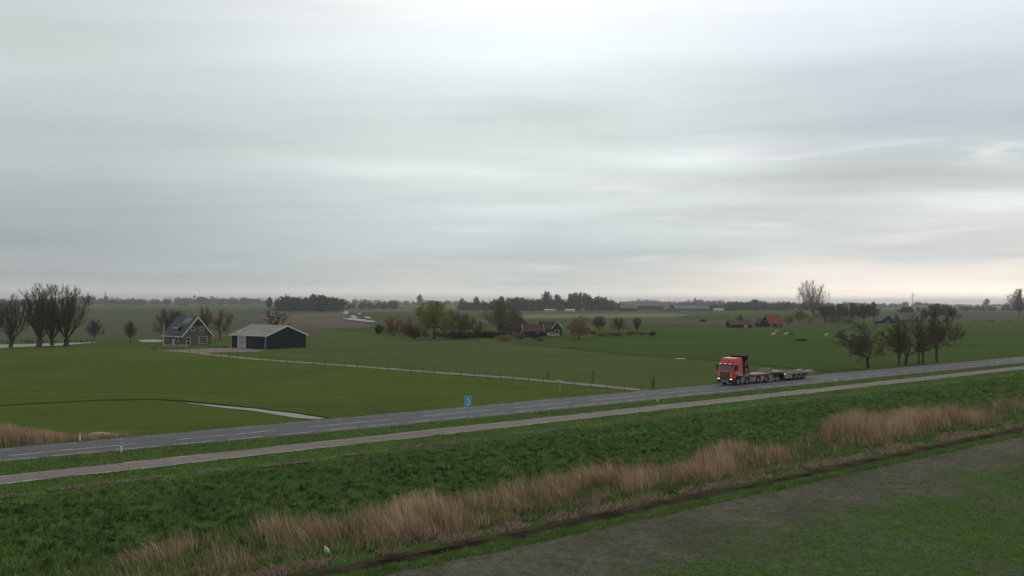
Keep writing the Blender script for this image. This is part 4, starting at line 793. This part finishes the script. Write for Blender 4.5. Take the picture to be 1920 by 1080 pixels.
# wind turbines
def turbine(px, hub_y, base_y, rot, r_px, label):
    p = at(px, base_y, 0); p = Vector((p.x / p.y * 3600, 3600, 0)); k = 3600 / F
    hz = CAM_Z + (567 + (px - 960) * ROLL - hub_y) * k; R0 = r_px * k
    r = root('wind_turbine', p, .5, label, 'wind turbine', 'wind turbines on the horizon')
    MB().tube((0, 0, 0), (0, 0, hz), 1.5, .9, 10).build('tower', M['pylon'], r)
    n_ = MB().box(-1, -2.2, hz - .9, 1, 3.5, hz + 1.1).build('nacelle', M['pylon'], r)
    for j in range(3):
        a = rot + j * 2 * PI / 3; e = Vector((math.cos(a), 0, math.sin(a))); q = Vector((-math.sin(a), 0, math.cos(a))); o_ = Vector((0, -2.6, hz + .1))
        MB().slab([o_ + e * .5 - q * .5, o_ + e * R0 * .25 - q * 1.1, o_ + e * R0 - q * .3, o_ + e * R0 + q * .3, o_ + e * R0 * .25 + q * .9, o_ + e * .5 + q * .5], .5).build('blade', M['pylon'], r)
    MB().tube((0, -3.2, hz + .1), (0, -2.2, hz + .1), .5, 1.1, 8).build('hub', M['pylon'], r)
M['pylon'] = mat('turbine_grey', (0.33, 0.33, 0.33), 0.6, 0.3, 0.05, 0.1)
turbine(1554, 551, 571, 0.45, 7.5, 'wind turbine beside the tall round-headed tree'); turbine(1711, 551.5, 572, 0.0 + 1.75, 7.5, 'wind turbine standing alone over the right horizon')

# ------------------------------------------------------------------ fences, posts, sign
M['postwood'] = mat('weathered_post', (0.06, 0.05, 0.036), 0.9, 0.0, 0.2, 3); M['postwhite'] = mat('white_marker_post', (0.7, 0.7, 0.68), 0.5, 0.4, 0.05, 2); M['reflector'] = mat('dark_reflector_band', (0.05, 0.03, 0.03), 0.4, 0.5, 0.05, 2)
def post_mesh(h, r_): return MB().tube((0, 0, -.2), (0, 0, h), r_, r_ * .85, 7)
fp = tag(post_mesh(0.95, .045).build('fence_post', M['postwood'], None, at(488, 678)), 'weathered wooden fence post along the near edge of the pale farm track', 'fence post', 'fence posts along the farm track')
xs_ = [537, 553, 588, 609, 645, 670, 707, 728, 770, 792, 814, 840, 864, 889, 913, 938, 962, 991, 1018, 1047, 1076, 1107, 1138, 1170, 1203, 356, 372, 386, 400, 415, 430, 446, 462, 508, 520]
for x in xs_:
    y = np.interp(x, [330, 400, 480, 640, 800, 960, 1080, 1180, 1222], [658, 666, 675, 687, 700, 712, 723, 732.5, 736.5]) + 1.0
    o = fp.copy(); C.objects.link(o); o.location = at(x, y); o.rotation_euler = (random.uniform(-.06, .06), random.uniform(-.06, .06), random.uniform(0, 6)); o.scale = (1, 1, random.uniform(.8, 1.1))
tag(post_mesh(1.7, .07).build('gate_post', M['postwood'], None, at(1222.5, 733.5)), 'left post of the field gate where the farm track meets the road', 'gate post', 'gate posts at the track end')
tag(post_mesh(1.9, .09).build('gate_post', M['postwood'], None, at(1226, 733)), 'right post of the field gate where the farm track meets the road', 'gate post', 'gate posts at the track end')
tag(post_mesh(1.9, .08).build('tall_post', M['postwood'], None, at(1112, 718)), 'tall thin dark post beyond the farm track', 'post'); tag(post_mesh(1.4, .08).build('tall_post', M['postwood'], None, at(1027, 711)), 'shorter dark post beyond the farm track, left of the tall one', 'post')
def marker(px, py, hpx, z, label):
    p = at(px, py, z); h = up(p, hpx); r = root('marker_post', p, 0.2, label, 'marker post', 'white road marker posts')
    MB().box(-.05, -.04, -.1, .05, .04, h).build('post', M['postwhite'], r, bevel=.015); MB().box(-.055, -.045, h * .78, .055, .045, h * .9).build('reflector', M['reflector'], r)
marker(150, 827.5, 17, .45, 'white marker post on the far roadside before the brown reed bed'); marker(227.5, 848.5, 18, .75, 'white marker post on the near verge at the left end of the road'); marker(1233, 755, 11, .75, 'white marker post on the near verge left of the lorry')
marker(1567, 714.5, 9, .75, 'white marker post on the near verge behind the lorry trailer'); marker(1871, 682.5, 7, .75, 'farthest white marker post, near the right end of the road')
# thin stake with a white bird
p = at(1050, 736, 0); r = root('thin_stake', p, 0, 'thin faint stake in the paddock below the fenced track', 'stake'); MB().tube((0, 0, -.1), (0, 0, 1.35), .03, .025, 6).build('stake', M['pipe'], r); MB().tube((0, 0, -.1), (0, 0, .1), .05, .05, 6).build('foot', M['postwood'], r)
import bmesh
M['bird'] = mat('white_feathers', (0.5, 0.5, 0.48), 0.8, 0.2, 0.1, 8)
def skin_obj(name, verts, edges, m, loc, rz=0, sub=1):
    me = bpy.data.meshes.new(name); me.from_pydata([v[:3] for v in verts], edges, []); me.materials.append(m); o = link(name, me, None, loc); o.rotation_euler = (0, 0, rz)
    md = o.modifiers.new('skin', 'SKIN'); 
    for i, v in enumerate(verts): me.skin_vertices[0].data[i].radius = (v[3], v[3] if len(v) < 5 else v[4])
    me.skin_vertices[0].data[0].use_root = True; md.use_smooth_shade = True
    if sub: s = o.modifiers.new('sub', 'SUBSURF'); s.levels = sub; s.render_levels = sub
    return o
tag(skin_obj('white_bird', [(0, 0, .16, .10), (.16, 0, .19, .10), (.27, 0, .27, .06), (.36, 0, .33, .055), (.46, 0, .31, .012), (-.16, 0, .12, .07), (-.34, 0, .08, .02), (.05, .05, .0, .015), (.05, -.05, .0, .015)], [(0, 1), (1, 2), (2, 3), (3, 4), (0, 5), (5, 6), (0, 7), (0, 8)], M['bird'], at(1050, 736, 0) + Vector((0, 0, 1.36)), 3.3), 'small white bird perched on the thin stake below the track', 'bird')
# blue bend sign
M['signblue'] = mat('sign_blue', (0.01, 0.21, 0.50), 0.4, 0.5, 0.04, 2); M['signwhite'] = mat('sign_pale_blue_white', (0.45, 0.66, 0.75), 0.4, 0.5, 0.03, 2); M['galv'] = mat('galvanised_steel', (0.28, 0.28, 0.27), 0.5, 0.5, 0.1, 3, 0.3)
p = at(877, 791, .76); r = root('road_sign', p, math.radians(-4), 'blue rectangular road sign with white curved mark on a grey pole', 'road sign')
MB().tube((0, .05, -.2), (0, .05, 2.35), .045, .045, 10).build('pole', M['galv'], r)
pn = MB().box(-.27, -.02, 1.36, .27, .01, 2.36).build('panel', M['signblue'], r, bevel=.004)
bd = MB(); bd.box(-.30, -.025, 1.33, -.27, .015, 2.39); bd.box(.27, -.025, 1.33, .30, .015, 2.39); bd.box(-.27, -.025, 1.33, .27, .015, 1.36); bd.box(-.27, -.025, 2.36, .27, .015, 2.39); bd.build('border', M['signwhite'], pn)
cv_ = MB(); cs = [(-.10 + .29 * math.cos(a), 1.86 + .40 * math.sin(a)) for a in np.linspace(-1.35, 1.35, 15)]; ci = [(-.10 + .18 * math.cos(a), 1.86 + .30 * math.sin(a)) for a in np.linspace(-1.35, 1.35, 15)]
for i in range(14): cv_.prism([cs[i], cs[i + 1], ci[i + 1], ci[i]], 'y', -.034, -.022)
cv_.box(-.12, -.034, 1.49, -.07, -.022, 2.23); cv_.build('curved_mark', M['signwhite'], pn)
for z in (1.5, 2.2): MB().box(-.2, .011, z - .02, .2, .045, z + .02).build('clamp', M['galv'], r)
# litter
M['plastic'] = mat('white_plastic', (0.6, 0.6, 0.56), 0.5, 0.4, 0.08, 4)
def litter(px, py, z, s, rz, label):
    p = at(px, py, z); rr = random.Random(int(px)); V = []; n = 9
    for j in range(7):
        for i in range(n):
            a = 2 * PI * i / n; prof = (.02, .55, .9, 1, .85, .5, .05)[j]; V.append((s * .2 * prof * math.cos(a) * rr.uniform(.75, 1.2), s * .14 * prof * math.sin(a) * rr.uniform(.7, 1.2), s * (j / 6 - .1) + (.03 if i % 2 else 0)))
    Fc = [(j * n + i, j * n + (i + 1) % n, (j + 1) * n + (i + 1) % n, (j + 1) * n + i) for j in range(6) for i in range(n)]
    me = np_mesh('plastic_bag', V, Fc, M['plastic']); o = link('plastic_bag', me, None, p); o.rotation_euler = (.35, -.4, rz); return tag(o, label, 'litter', 'pieces of white litter on the bank')
litter(615, 1040, -.8, .66, .4, 'crumpled white plastic bag caught upright at the foot of the reeds'); litter(1699, 829.5, -.8, .28, 1.0, 'small white scrap of plastic on the bank below the big reed clump'); litter(797, 921, -.3, .2, 2.0, 'tiny pale scrap of plastic at the top of the reeds')

# ------------------------------------------------------------------ sheep
M['wool'] = mat('dirty_white_wool', (0.42, 0.40, 0.35), 0.95, 0.1, 0.1, 4); M['darkwool'] = mat('dark_brown_wool', (0.05, 0.042, 0.035), 0.95, 0.1, 0.1, 4)
SV = [(0, 0, .62, .26, .27), (-.35, 0, .62, .27, .27), (-.62, 0, .6, .18), (.3, 0, .64, .24), (.52, 0, .74, .14), (.68, 0, .84, .1), (.86, 0, .76, .06),
      (.26, .14, .42, .07), (.26, .14, .2, .04), (.26, .14, 0, .04), (.26, -.14, .42, .07), (.26, -.14, .2, .04), (.26, -.14, 0, .04), (-.5, .14, .42, .08), (-.54, .14, .2, .045), (-.5, .14, 0, .04), (-.5, -.14, .42, .08), (-.54, -.14, .2, .045), (-.5, -.14, 0, .04), (.66, .1, .93, .03), (.66, -.1, .93, .03), (-.78, 0, .5, .05)]
SE = [(0, 1), (1, 2), (0, 3), (3, 4), (4, 5), (5, 6), (3, 7), (7, 8), (8, 9), (3, 10), (10, 11), (11, 12), (1, 13), (13, 14), (14, 15), (1, 16), (16, 17), (17, 18), (5, 19), (5, 20), (2, 21)]
sh0 = None
for i, (x, y, c_, rz, sc_, lb) in enumerate([(1450, 629.8, 'wool', .2, 1.35, 'white sheep, nearest of the three below the orange red farmhouse'), (1455.5, 623.5, 'wool', 2.8, 1.1, 'white sheep farthest back below the orange red farmhouse'), (1473.5, 629.5, 'wool', .4, 1.35, 'white sheep on its own between the pair and the dark sheep'),
        (1484, 629.5, 'darkwool', 3.0, 1.2, 'dark sheep right of the three white ones'), (1471, 625, 'darkwool', .1, 1.0, 'dark sheep behind the white ones in the pasture'), (1549.5, 631, 'wool', .3, 1.2, 'white sheep standing alone left of the roadside trees'), (1580, 630, 'wool', 1.9, 1.3, 'white sheep closest to the first roadside tree')]):
    if sh0 is None: o = sh0 = skin_obj('sheep', SV, SE, M['wool'], (0, 0, 0))
    else: o = sh0.copy(); C.objects.link(o)
    o.location = at(x, y, .02); o.rotation_euler = (0, 0, rz); o.scale = (sc_,) * 3; o.material_slots[0].link = 'OBJECT'; o.material_slots[0].material = M[c_]; tag(o, lb, 'sheep', 'sheep grazing in the pasture')

# ------------------------------------------------------------------ vehicles
M['red'] = mat('lorry_red_paint', (0.55, 0.026, 0.02), 0.3, 0.6, 0.08, 2); M['redlight'] = mat('pale_red_decal', (0.5, 0.24, 0.24), 0.4, 0.5, 0.1, 3); M['tyre'] = mat('tyre_rubber', (0.015, 0.015, 0.015), 0.85, 0.2, 0.1, 4)
M['rim'] = mat('grey_steel_rim', (0.3, 0.29, 0.29), 0.45, 0.5, 0.1, 4, 0.4); M['black'] = mat('black_plastic', (0.012, 0.012, 0.013), 0.5, 0.4, 0.1, 4); M['wglass'] = mat('windscreen_glass', (0.03, 0.045, 0.055), 0.08, 0.8, 0.05, 1)
M['lamp'] = mat('lit_headlamp', (0.8, 0.8, 0.8), 0.3, 0.5, 0.02, 1, emit=((1, .97, .92), 1.6)); M['skirt'] = mat('dusty_grey_skirt', (0.2, 0.185, 0.185), 0.6, 0.4, 0.12, 2); M['deck'] = mat('worn_steel_deck', (0.3, 0.25, 0.235), 0.75, 0.3, 0.15, 1.5); M['reddeck'] = mat('dusty_red_frame', (0.24, 0.07, 0.065), 0.6, 0.4, 0.15, 2)
M['crane'] = mat('black_crane_paint', (0.010, 0.009, 0.009), 0.75, 0.15, 0.15, 3); M['orange'] = mat('orange_crane_part', (0.3, 0.08, 0.03), 0.5, 0.4, 0.1, 3)
def wheel(parent, x, ys, R, wd_=.32, name='wheel', dish=True):
    """ys = +1 near side, outer face at |y| = 1.24"""
    y1 = 1.24 * ys; y0 = (1.24 - wd_) * ys
    wh = MB().ring((x, R), y0, y1, R, R * .58).build(name, M['tyre'], parent, bevel=.03)
    rm = MB(); k = 16; yo = (1.24 - .05) * ys; yi = (1.24 - .16) * ys
    rm.ring((x, R), yi, yo, R * .579, R * .42, k); vs = [(x + R * .42 * math.cos(2 * PI * i / k), yi, R + R * .42 * math.sin(2 * PI * i / k)) for i in range(k)]; rm.add(vs, [tuple(range(k))])
    rm.tube((x, yi, R), (x, yo + .03 * ys, R), R * .2, R * .16, 12); rm.build('rim', M['rim'], wh); return wh
yaw = math.atan2(-CT, -ST); VC = 75.55
ub = uv_at(1374, 74.3)
tr = root('red_lorry', (*W(ub, VC), .806), yaw, 'red four axle lorry with sleeper cab and folded black crane driving on the road', 'lorry')
lo = [(0.0, .95), (.02, 1.9), (-.10, 2.02), (-.40, 2.92), (-.46, 3.02), (-.95, 3.62), (-1.2, 3.70), (-2.35, 3.74), (-2.4, 3.6), (-2.4, 1.1), (-2.15, 1.1), (-1.95, 1.12), (-1.75, 1.3), (-.9, 1.3), (-.75, .95)]
def loft(prof, half, taper=lambda z: 1.0):
    mb = MB(); n = len(prof); vs = [(x, s * half * taper(z), z) for s in (-1, 1) for x, z in prof]
    return mb.add(vs, [tuple(range(n)), tuple(range(2 * n - 1, n - 1, -1))] + [(i, i + n, (i + 1) % n + n, (i + 1) % n) for i in range(n)])
tp = lambda z: 1.0 if z < 2 else (1 - .035 * (z - 2) / 1.7 if z < 3.1 else .977 - .12 * (z - 3.1) / .6)
cab = loft(lo, 1.24, tp).build('cab', M['red'], tr, bevel=.05)
# windscreen lies on the raked front
def front_pt(z, y, o=0.0): x = np.interp(z, [.95, 1.9, 2.02, 2.92, 3.02, 3.62], [0, .02, -.10, -.40, -.46, -.95]); return (x + o, y, z)
ws = MB(); V_ = [front_pt(z, y, o) for o in (.03, -.02) for z, y in ((2.04, -1.12), (2.04, 1.12), (2.86, 1.08), (2.86, -1.08))]
ws.add(V_, [(0, 1, 2, 3), (7, 6, 5, 4), (0, 4, 5, 1), (1, 5, 6, 2), (2, 6, 7, 3), (3, 7, 4, 0)]).build('windscreen', M['wglass'], cab)
for s in (-1, 1):
    MB().add([(-.32, s * 1.225, 2.05), (-1.25, s * 1.225, 2.05), (-1.25, s * 1.205, 2.78), (-.55, s * 1.205, 2.78), (-.32, s * 1.255, 2.05), (-1.25, s * 1.255, 2.05), (-1.25, s * 1.235, 2.78), (-.55, s * 1.235, 2.78)],
             [(0, 1, 2, 3), (7, 6, 5, 4), (0, 4, 5, 1), (1, 5, 6, 2), (2, 6, 7, 3), (3, 7, 4, 0)]).build('side_window', M['wglass'], cab)
    mr = MB().box(-.42, s * 1.42, 2.0, -.2, s * 1.62, 2.75).build('mirror', M['black'], cab, bevel=.03); MB().box(-.38, min(s * 1.22, s * 1.42), 2.62, -.28, max(s * 1.22, s * 1.42), 2.68).build('mirror_arm', M['black'], mr)
    hl = MB().box(-.10, min(s * .78, s * 1.2), .74, .07, max(s * .78, s * 1.2), .95).build('headlight', M['black'], tr, bevel=.02); MB().box(.06, min(s * .86, s * 1.16), .77, .085, max(s * .86, s * 1.16), .92).build('lamp', M['lamp'], hl)
    MB().box(-.50, min(s * .62, s * .92), 3.06, -.38, max(s * .62, s * .92), 3.2).build('roof_lamp', M['rim'], cab, bevel=.02)
    MB().box(-.03, min(s * .88, s * 1.12), 1.15, .045, max(s * .88, s * 1.12), 1.75).build('corner_panel', M['redlight'], cab, bevel=.02)
MB().prism([(-.62, 2.0), (-.72, 2.0), (-1.05, 1.35), (-2.25, 1.2), (-2.35, 1.5), (-1.4, 1.75)], 'y', 1.235, 1.255).build('side_decal', M['redlight'], cab)
gr = MB()
for k in range(7): gr.box(.015, -.72, 1.0 + k * .11, .05, .72, 1.07 + k * .11)
gr.build('grille', M['reddeck'], cab); MB().box(.02, -.45, 1.80, .06, .45, 1.88).build('name_bar', M['redlight'], cab)
MB().slab([front_pt(2.98, -1.1, .03), front_pt(2.98, 1.1, .03), (-.08, 1.1, 2.86), (-.08, -1.1, 2.86)], .03).build('sun_visor', M['red'], cab)
MB().box(-.48, -.16, 3.06, -.40, .16, 3.35).build('roof_badge', M['redlight'], cab)
MB().box(-.62, -.9, 3.60, -.42, .9, 3.66).build('roof_bar', M['rim'], cab)
MB().box(-1.30, 1.262, 1.55, -1.22, 1.28, 1.62).build('door_handle', M['black'], cab)
MB().prism([(-1.62, 1.35), (-1.585, 1.35), (-1.585, 2.85), (-1.62, 2.85)], 'y', 1.24, 1.25).build('door_gap', M['black'], cab)
MB().box(.03, -.75, .97, .04, .75, 1.79).build('grille_backing', M['black'], cab)
bp = MB().prism([(-.6, .28), (.08, .36), (.12, .72), (.04, .94), (-.7, .94)], 'y', -1.24, 1.24).build('bumper', M['black'], tr, bevel=.04); MB().box(.10, -.5, .42, .135, .5, .60).build('licence_plate', M['rim'], bp)
MB().box(.09, -.85, .66, .14, .85, .76).build('bumper_trim', M['skirt'], bp)
AX = (-1.30, -3.35, -6.0, -8.0)
for x in AX:
    for s in (1, -1): wheel(tr, x, s, .52, .32 if x > -5 else .6)
ch = MB(); ch.box(-8.9, -.45, .6, -.6, -.3, .95); ch.box(-8.9, .3, .6, -.6, .45, .95)
for x in (-1.3, -2.9, -4.6, -6.9, -8.8): ch.box(x - .06, -.3, .64, x + .06, .3, .9)
ch.build('chassis', M['black'], tr)
for s in (1, -1):
    for (x0, x1) in ((-2.72, -1.98), (-5.35, -4.02), (-7.35, -6.65), (-9.0, -8.65)): MB().prism([(x0, .32), (x1, .32), (x1 + .1, 1.0), (x0 - .1, 1.0)], 'y', min(s * 1.12, s * 1.22), max(s * 1.12, s * 1.22)).build('side_skirt', M['skirt'], tr)
    for x in AX: 
        mg = MB(); an = np.linspace(.15, PI - .15, 10)
        for a, b_ in zip(an[:-1], an[1:]): mg.prism([(x + .6 * math.cos(a), .52 + .6 * math.sin(a)), (x + .6 * math.cos(b_), .52 + .6 * math.sin(b_)), (x + .64 * math.cos(b_), .52 + .64 * math.sin(b_)), (x + .64 * math.cos(a), .52 + .64 * math.sin(a))], 'y', min(s * .85, s * 1.23), max(s * .85, s * 1.23))
        mg.build('mudguard', M['reddeck'] if x < -5 else M['black'], tr)
bed = MB().box(-9.1, -1.25, 1.13, -4.35, 1.25, 1.28).build('load_bed', M['reddeck'], tr); MB().box(-9.0, -1.12, 1.284, -4.45, 1.12, 1.31).build('bed_floor', M['deck'], bed)
# folded crane behind the cab
cr = MB().box(-4.1, -.95, .95, -2.75, .95, 1.5).build('crane_base', M['crane'], tr, bevel=.04)
MB().tube((-3.3, .1, 1.5), (-3.3, .1, 3.3), .34, .26, 12).build('crane_column', M['crane'], cr)
bm_ = MB()
for k, (x, yy, z0, z1, w_) in enumerate([(-2.85, -.55, 2.0, 3.9, .3), (-3.05, .3, 1.8, 3.95, .26), (-3.6, -.2, 2.2, 4.0, .34), (-3.75, .6, 1.9, 3.85, .24), (-3.2, .85, 2.4, 3.7, .2)]): bm_.box(x - w_ / 2, yy - w_ / 2, z0, x + w_ / 2, yy + w_ / 2, z1)
bm_.box(-4.0, -.95, 3.62, -2.55, 1.0, 3.95); bm_.box(-3.9, -.8, 1.5, -3.4, .9, 3.6); bm_.box(-3.2, .1, 1.5, -2.6, 1.05, 3.5); bm_.build('crane_boom', M['crane'], cr, bevel=.03)
MB().tube((-3.0, .9, 1.5), (-3.5, .95, 3.2), .07, .06, 8).tube((-3.9, .7, 1.4), (-3.6, .5, 3.4), .07, .06, 8).build('hydraulic_ram', M['rim'], cr)
MB().box(-4.15, .86, 1.35, -3.98, 1.12, 2.75).box(-4.15, -1.12, 1.35, -3.98, -.86, 2.75).build('stabiliser', M['orange'], cr); MB().box(-4.2, -1.0, 2.55, -4.0, 1.0, 2.68).build('crane_crossbar', M['rim'], cr)
MB().box(-3.95, .55, 1.0, -2.85, 1.2, 1.55).build('crane_outrigger', M['skirt'], cr); MB().tube((-4.15, 1.0, 1.3), (-4.15, 1.0, 2.9), .05, .05, 8).build('lashing_pole', M['paint'], cr)
MB().tube((-3.35, 1.0, 1.95), (-3.35, 1.18, 1.95), .26, .26, 14).build('hose_reel', M['skirt'], cr)
# low-loader trailer
uT = ub + 9.35; tl = root('low_loader_trailer', (*W(uT, VC), .806), yaw, 'flat low-loader trailer with raised front platform and rear ramps behind the red lorry', 'trailer')
MB().box(-3.2, -1.22, 1.28, -.1, 1.22, 1.5).build('front_platform', M['deck'], tl, bevel=.02)
MB().box(-3.15, -1.2, 1.504, -.15, -1.12, 1.78).box(-.2, -1.1, 1.504, -.14, 1.1, 1.78).build('platform_rail', M['deck'], tl)
MB().prism([(-3.2, 1.28), (-.4, 1.28), (-.6, .95), (-2.6, .8), (-3.6, .7), (-4.2, .95), (-4.0, 1.1)], 'y', -.5, .5).build('gooseneck', M['black'], tl)
MB().box(-9.2, -1.25, 1.02, -3.205, 1.25, 1.15).build('load_deck', M['deck'], tl, bevel=.015)
dk = MB()
for k in range(10): dk.box(-9.0 + k * .6, -1.2, 1.155, -8.75 + k * .6, 1.2, 1.175)
dk.build('deck_planks', M['track'], tl)
for s in (1, -1):
    MB().box(-9.2, min(s * 1.252, s * 1.275), .9, -3.3, max(s * 1.252, s * 1.275), 1.1).build('side_rail', M['skirt'], tl)
    for x in (-5.75, -7.0, -8.15): wheel(tl, x, s, .40, .5)
    for a, b_ in ((-5.25, -4.55), (-6.52, -6.23), (-7.7, -7.45)): MB().box(a, min(s * 1.1, s * 1.2), .3, b_, max(s * 1.1, s * 1.2), .88).build('side_skirt', M['skirt'], tl)
    tb = MB().box(-4.45, min(s * .9, s * 1.2), .32, -3.55, max(s * .9, s * 1.2), .86).build('tool_box', M['creamwall'], tl, bevel=.02); MB().box(-4.3, min(s * 1.205, s * 1.225), .48, -3.7, max(s * 1.205, s * 1.225), .6).build('tool_box_latch', M['black'], tb)
    MB().prism([(-9.2, 1.12), (-9.2, .95), (-10.9, .92), (-11.0, 1.22), (-10.4, 1.3)], 'y', min(s * .45, s * 1.15), max(s * .45, s * 1.15)).build('ramp', M['deck'], tl)
MB().box(-9.3, -1.2, .62, -9.205, 1.2, .9).build('rear_light_bar', M['reddeck'], tl)
MB().box(-3.35, 1.1, .95, -3.22, 1.24, 1.08).build('side_lamp', M['lamp'], tl); MB().tube((-1.2, .9, 0.0), (-1.2, .9, 1.2), .06, .06, 8).tube((-1.2, -.9, 0.0), (-1.2, -.9, 1.2), .06, .06, 8).build('landing_leg', M['black'], tl)
MB().box(-9.0, -.5, .7, -3.8, -.38, 1.0).box(-9.0, .38, .7, -3.8, .5, 1.0).build('chassis_beam', M['black'], tl)
# white car at the right edge of the picture
def car(loc, rz, body, label, name='parked_car', half=.85, L=4.2, cat='car', group=None):
    r = root(name, loc, rz, label, cat, group)
    pr = [(0, .35), (.02, .62), (-.15, .82), (-1.05, .98), (-1.75, 1.42), (-2.9, 1.48), (-3.85, 1.36), (-4.15, .95), (-4.2, .4), (-3.75, .28), (-.5, .28)]; k = L / 4.2
    bd_ = loft([(x * k, z) for x, z in pr], half, lambda z: 1 if z < .95 else 1 - .16 * (z - .95) / .5).build('body', M[body], r, bevel=.05)
    MB().add([(-1.08 * k, -.7, 1.0), (-1.08 * k, .7, 1.0), (-1.72 * k, .62, 1.40), (-1.72 * k, -.62, 1.40), (-1.05 * k + .03, -.7, 1.04), (-1.05 * k + .03, .7, 1.04), (-1.72 * k + .03, .62, 1.44), (-1.72 * k + .03, -.62, 1.44)], [(0, 1, 2, 3), (7, 6, 5, 4), (0, 4, 5, 1), (1, 5, 6, 2), (2, 6, 7, 3), (3, 7, 4, 0)]).build('windscreen', M['wglass'], bd_)
    for s in (1, -1):
        MB().prism([(-1.35 * k, 1.0), (-1.8 * k, 1.36), (-3.6 * k, 1.32), (-3.8 * k, 1.0)], 'y', min(s * half * .86, s * half * .985), max(s * half * .86, s * half * .985)).build('side_window', M['wglass'], bd_)
        MB().box(-.05, min(s * .5, s * .78), .6, .03, max(s * .5, s * .78), .74).build('headlight', M['rim'], bd_)
        for x in (-.8 * k, -3.4 * k):
            wh = MB().ring((x, .31), s * half * .78, s * half * 1.01, .31, .18).build('wheel', M['tyre'], r); MB().tube((x, s * half * .85, .31), (x, s * half * .99, .31), .179, .17, 12).build('rim', M['rim'], wh)
    return r
car((*W(uv_at(1935, 74.6), 75.3), .806), yaw, 'creamwall', 'white car entering the picture on the road at the right edge', 'white_car')
car(at(1049, 631), .2, 'creamwall', 'white car parked right of the dark clipped hedge at the middle farm', 'parked_car', L=4.6)
car(at(1289, 585), .1, 'creamwall', 'bright white van parked before the long grey barn', 'parked_van', half=1.3, L=9)
# wooden field gate at the bend
p = at(1262, 729, .3)

# ------------------------------------------------------------------ haze
hm = bpy.data.materials.new('thin_haze'); hm.use_nodes = True; t = NT(hm.node_tree); t.n.clear(); o_ = t.node('ShaderNodeOutputMaterial'); pv = t.node('ShaderNodeVolumePrincipled')
pv.inputs['Color'].default_value = (0.94, 0.92, 0.90, 1); pv.inputs['Density'].default_value = 0.00014; t.l.new(pv.outputs[0], o_.inputs['Volume'])
hz = MB().box(-13500, -13500, -3, 13500, 13500, 75).build('haze', hm); tag(hz, kind='stuff')
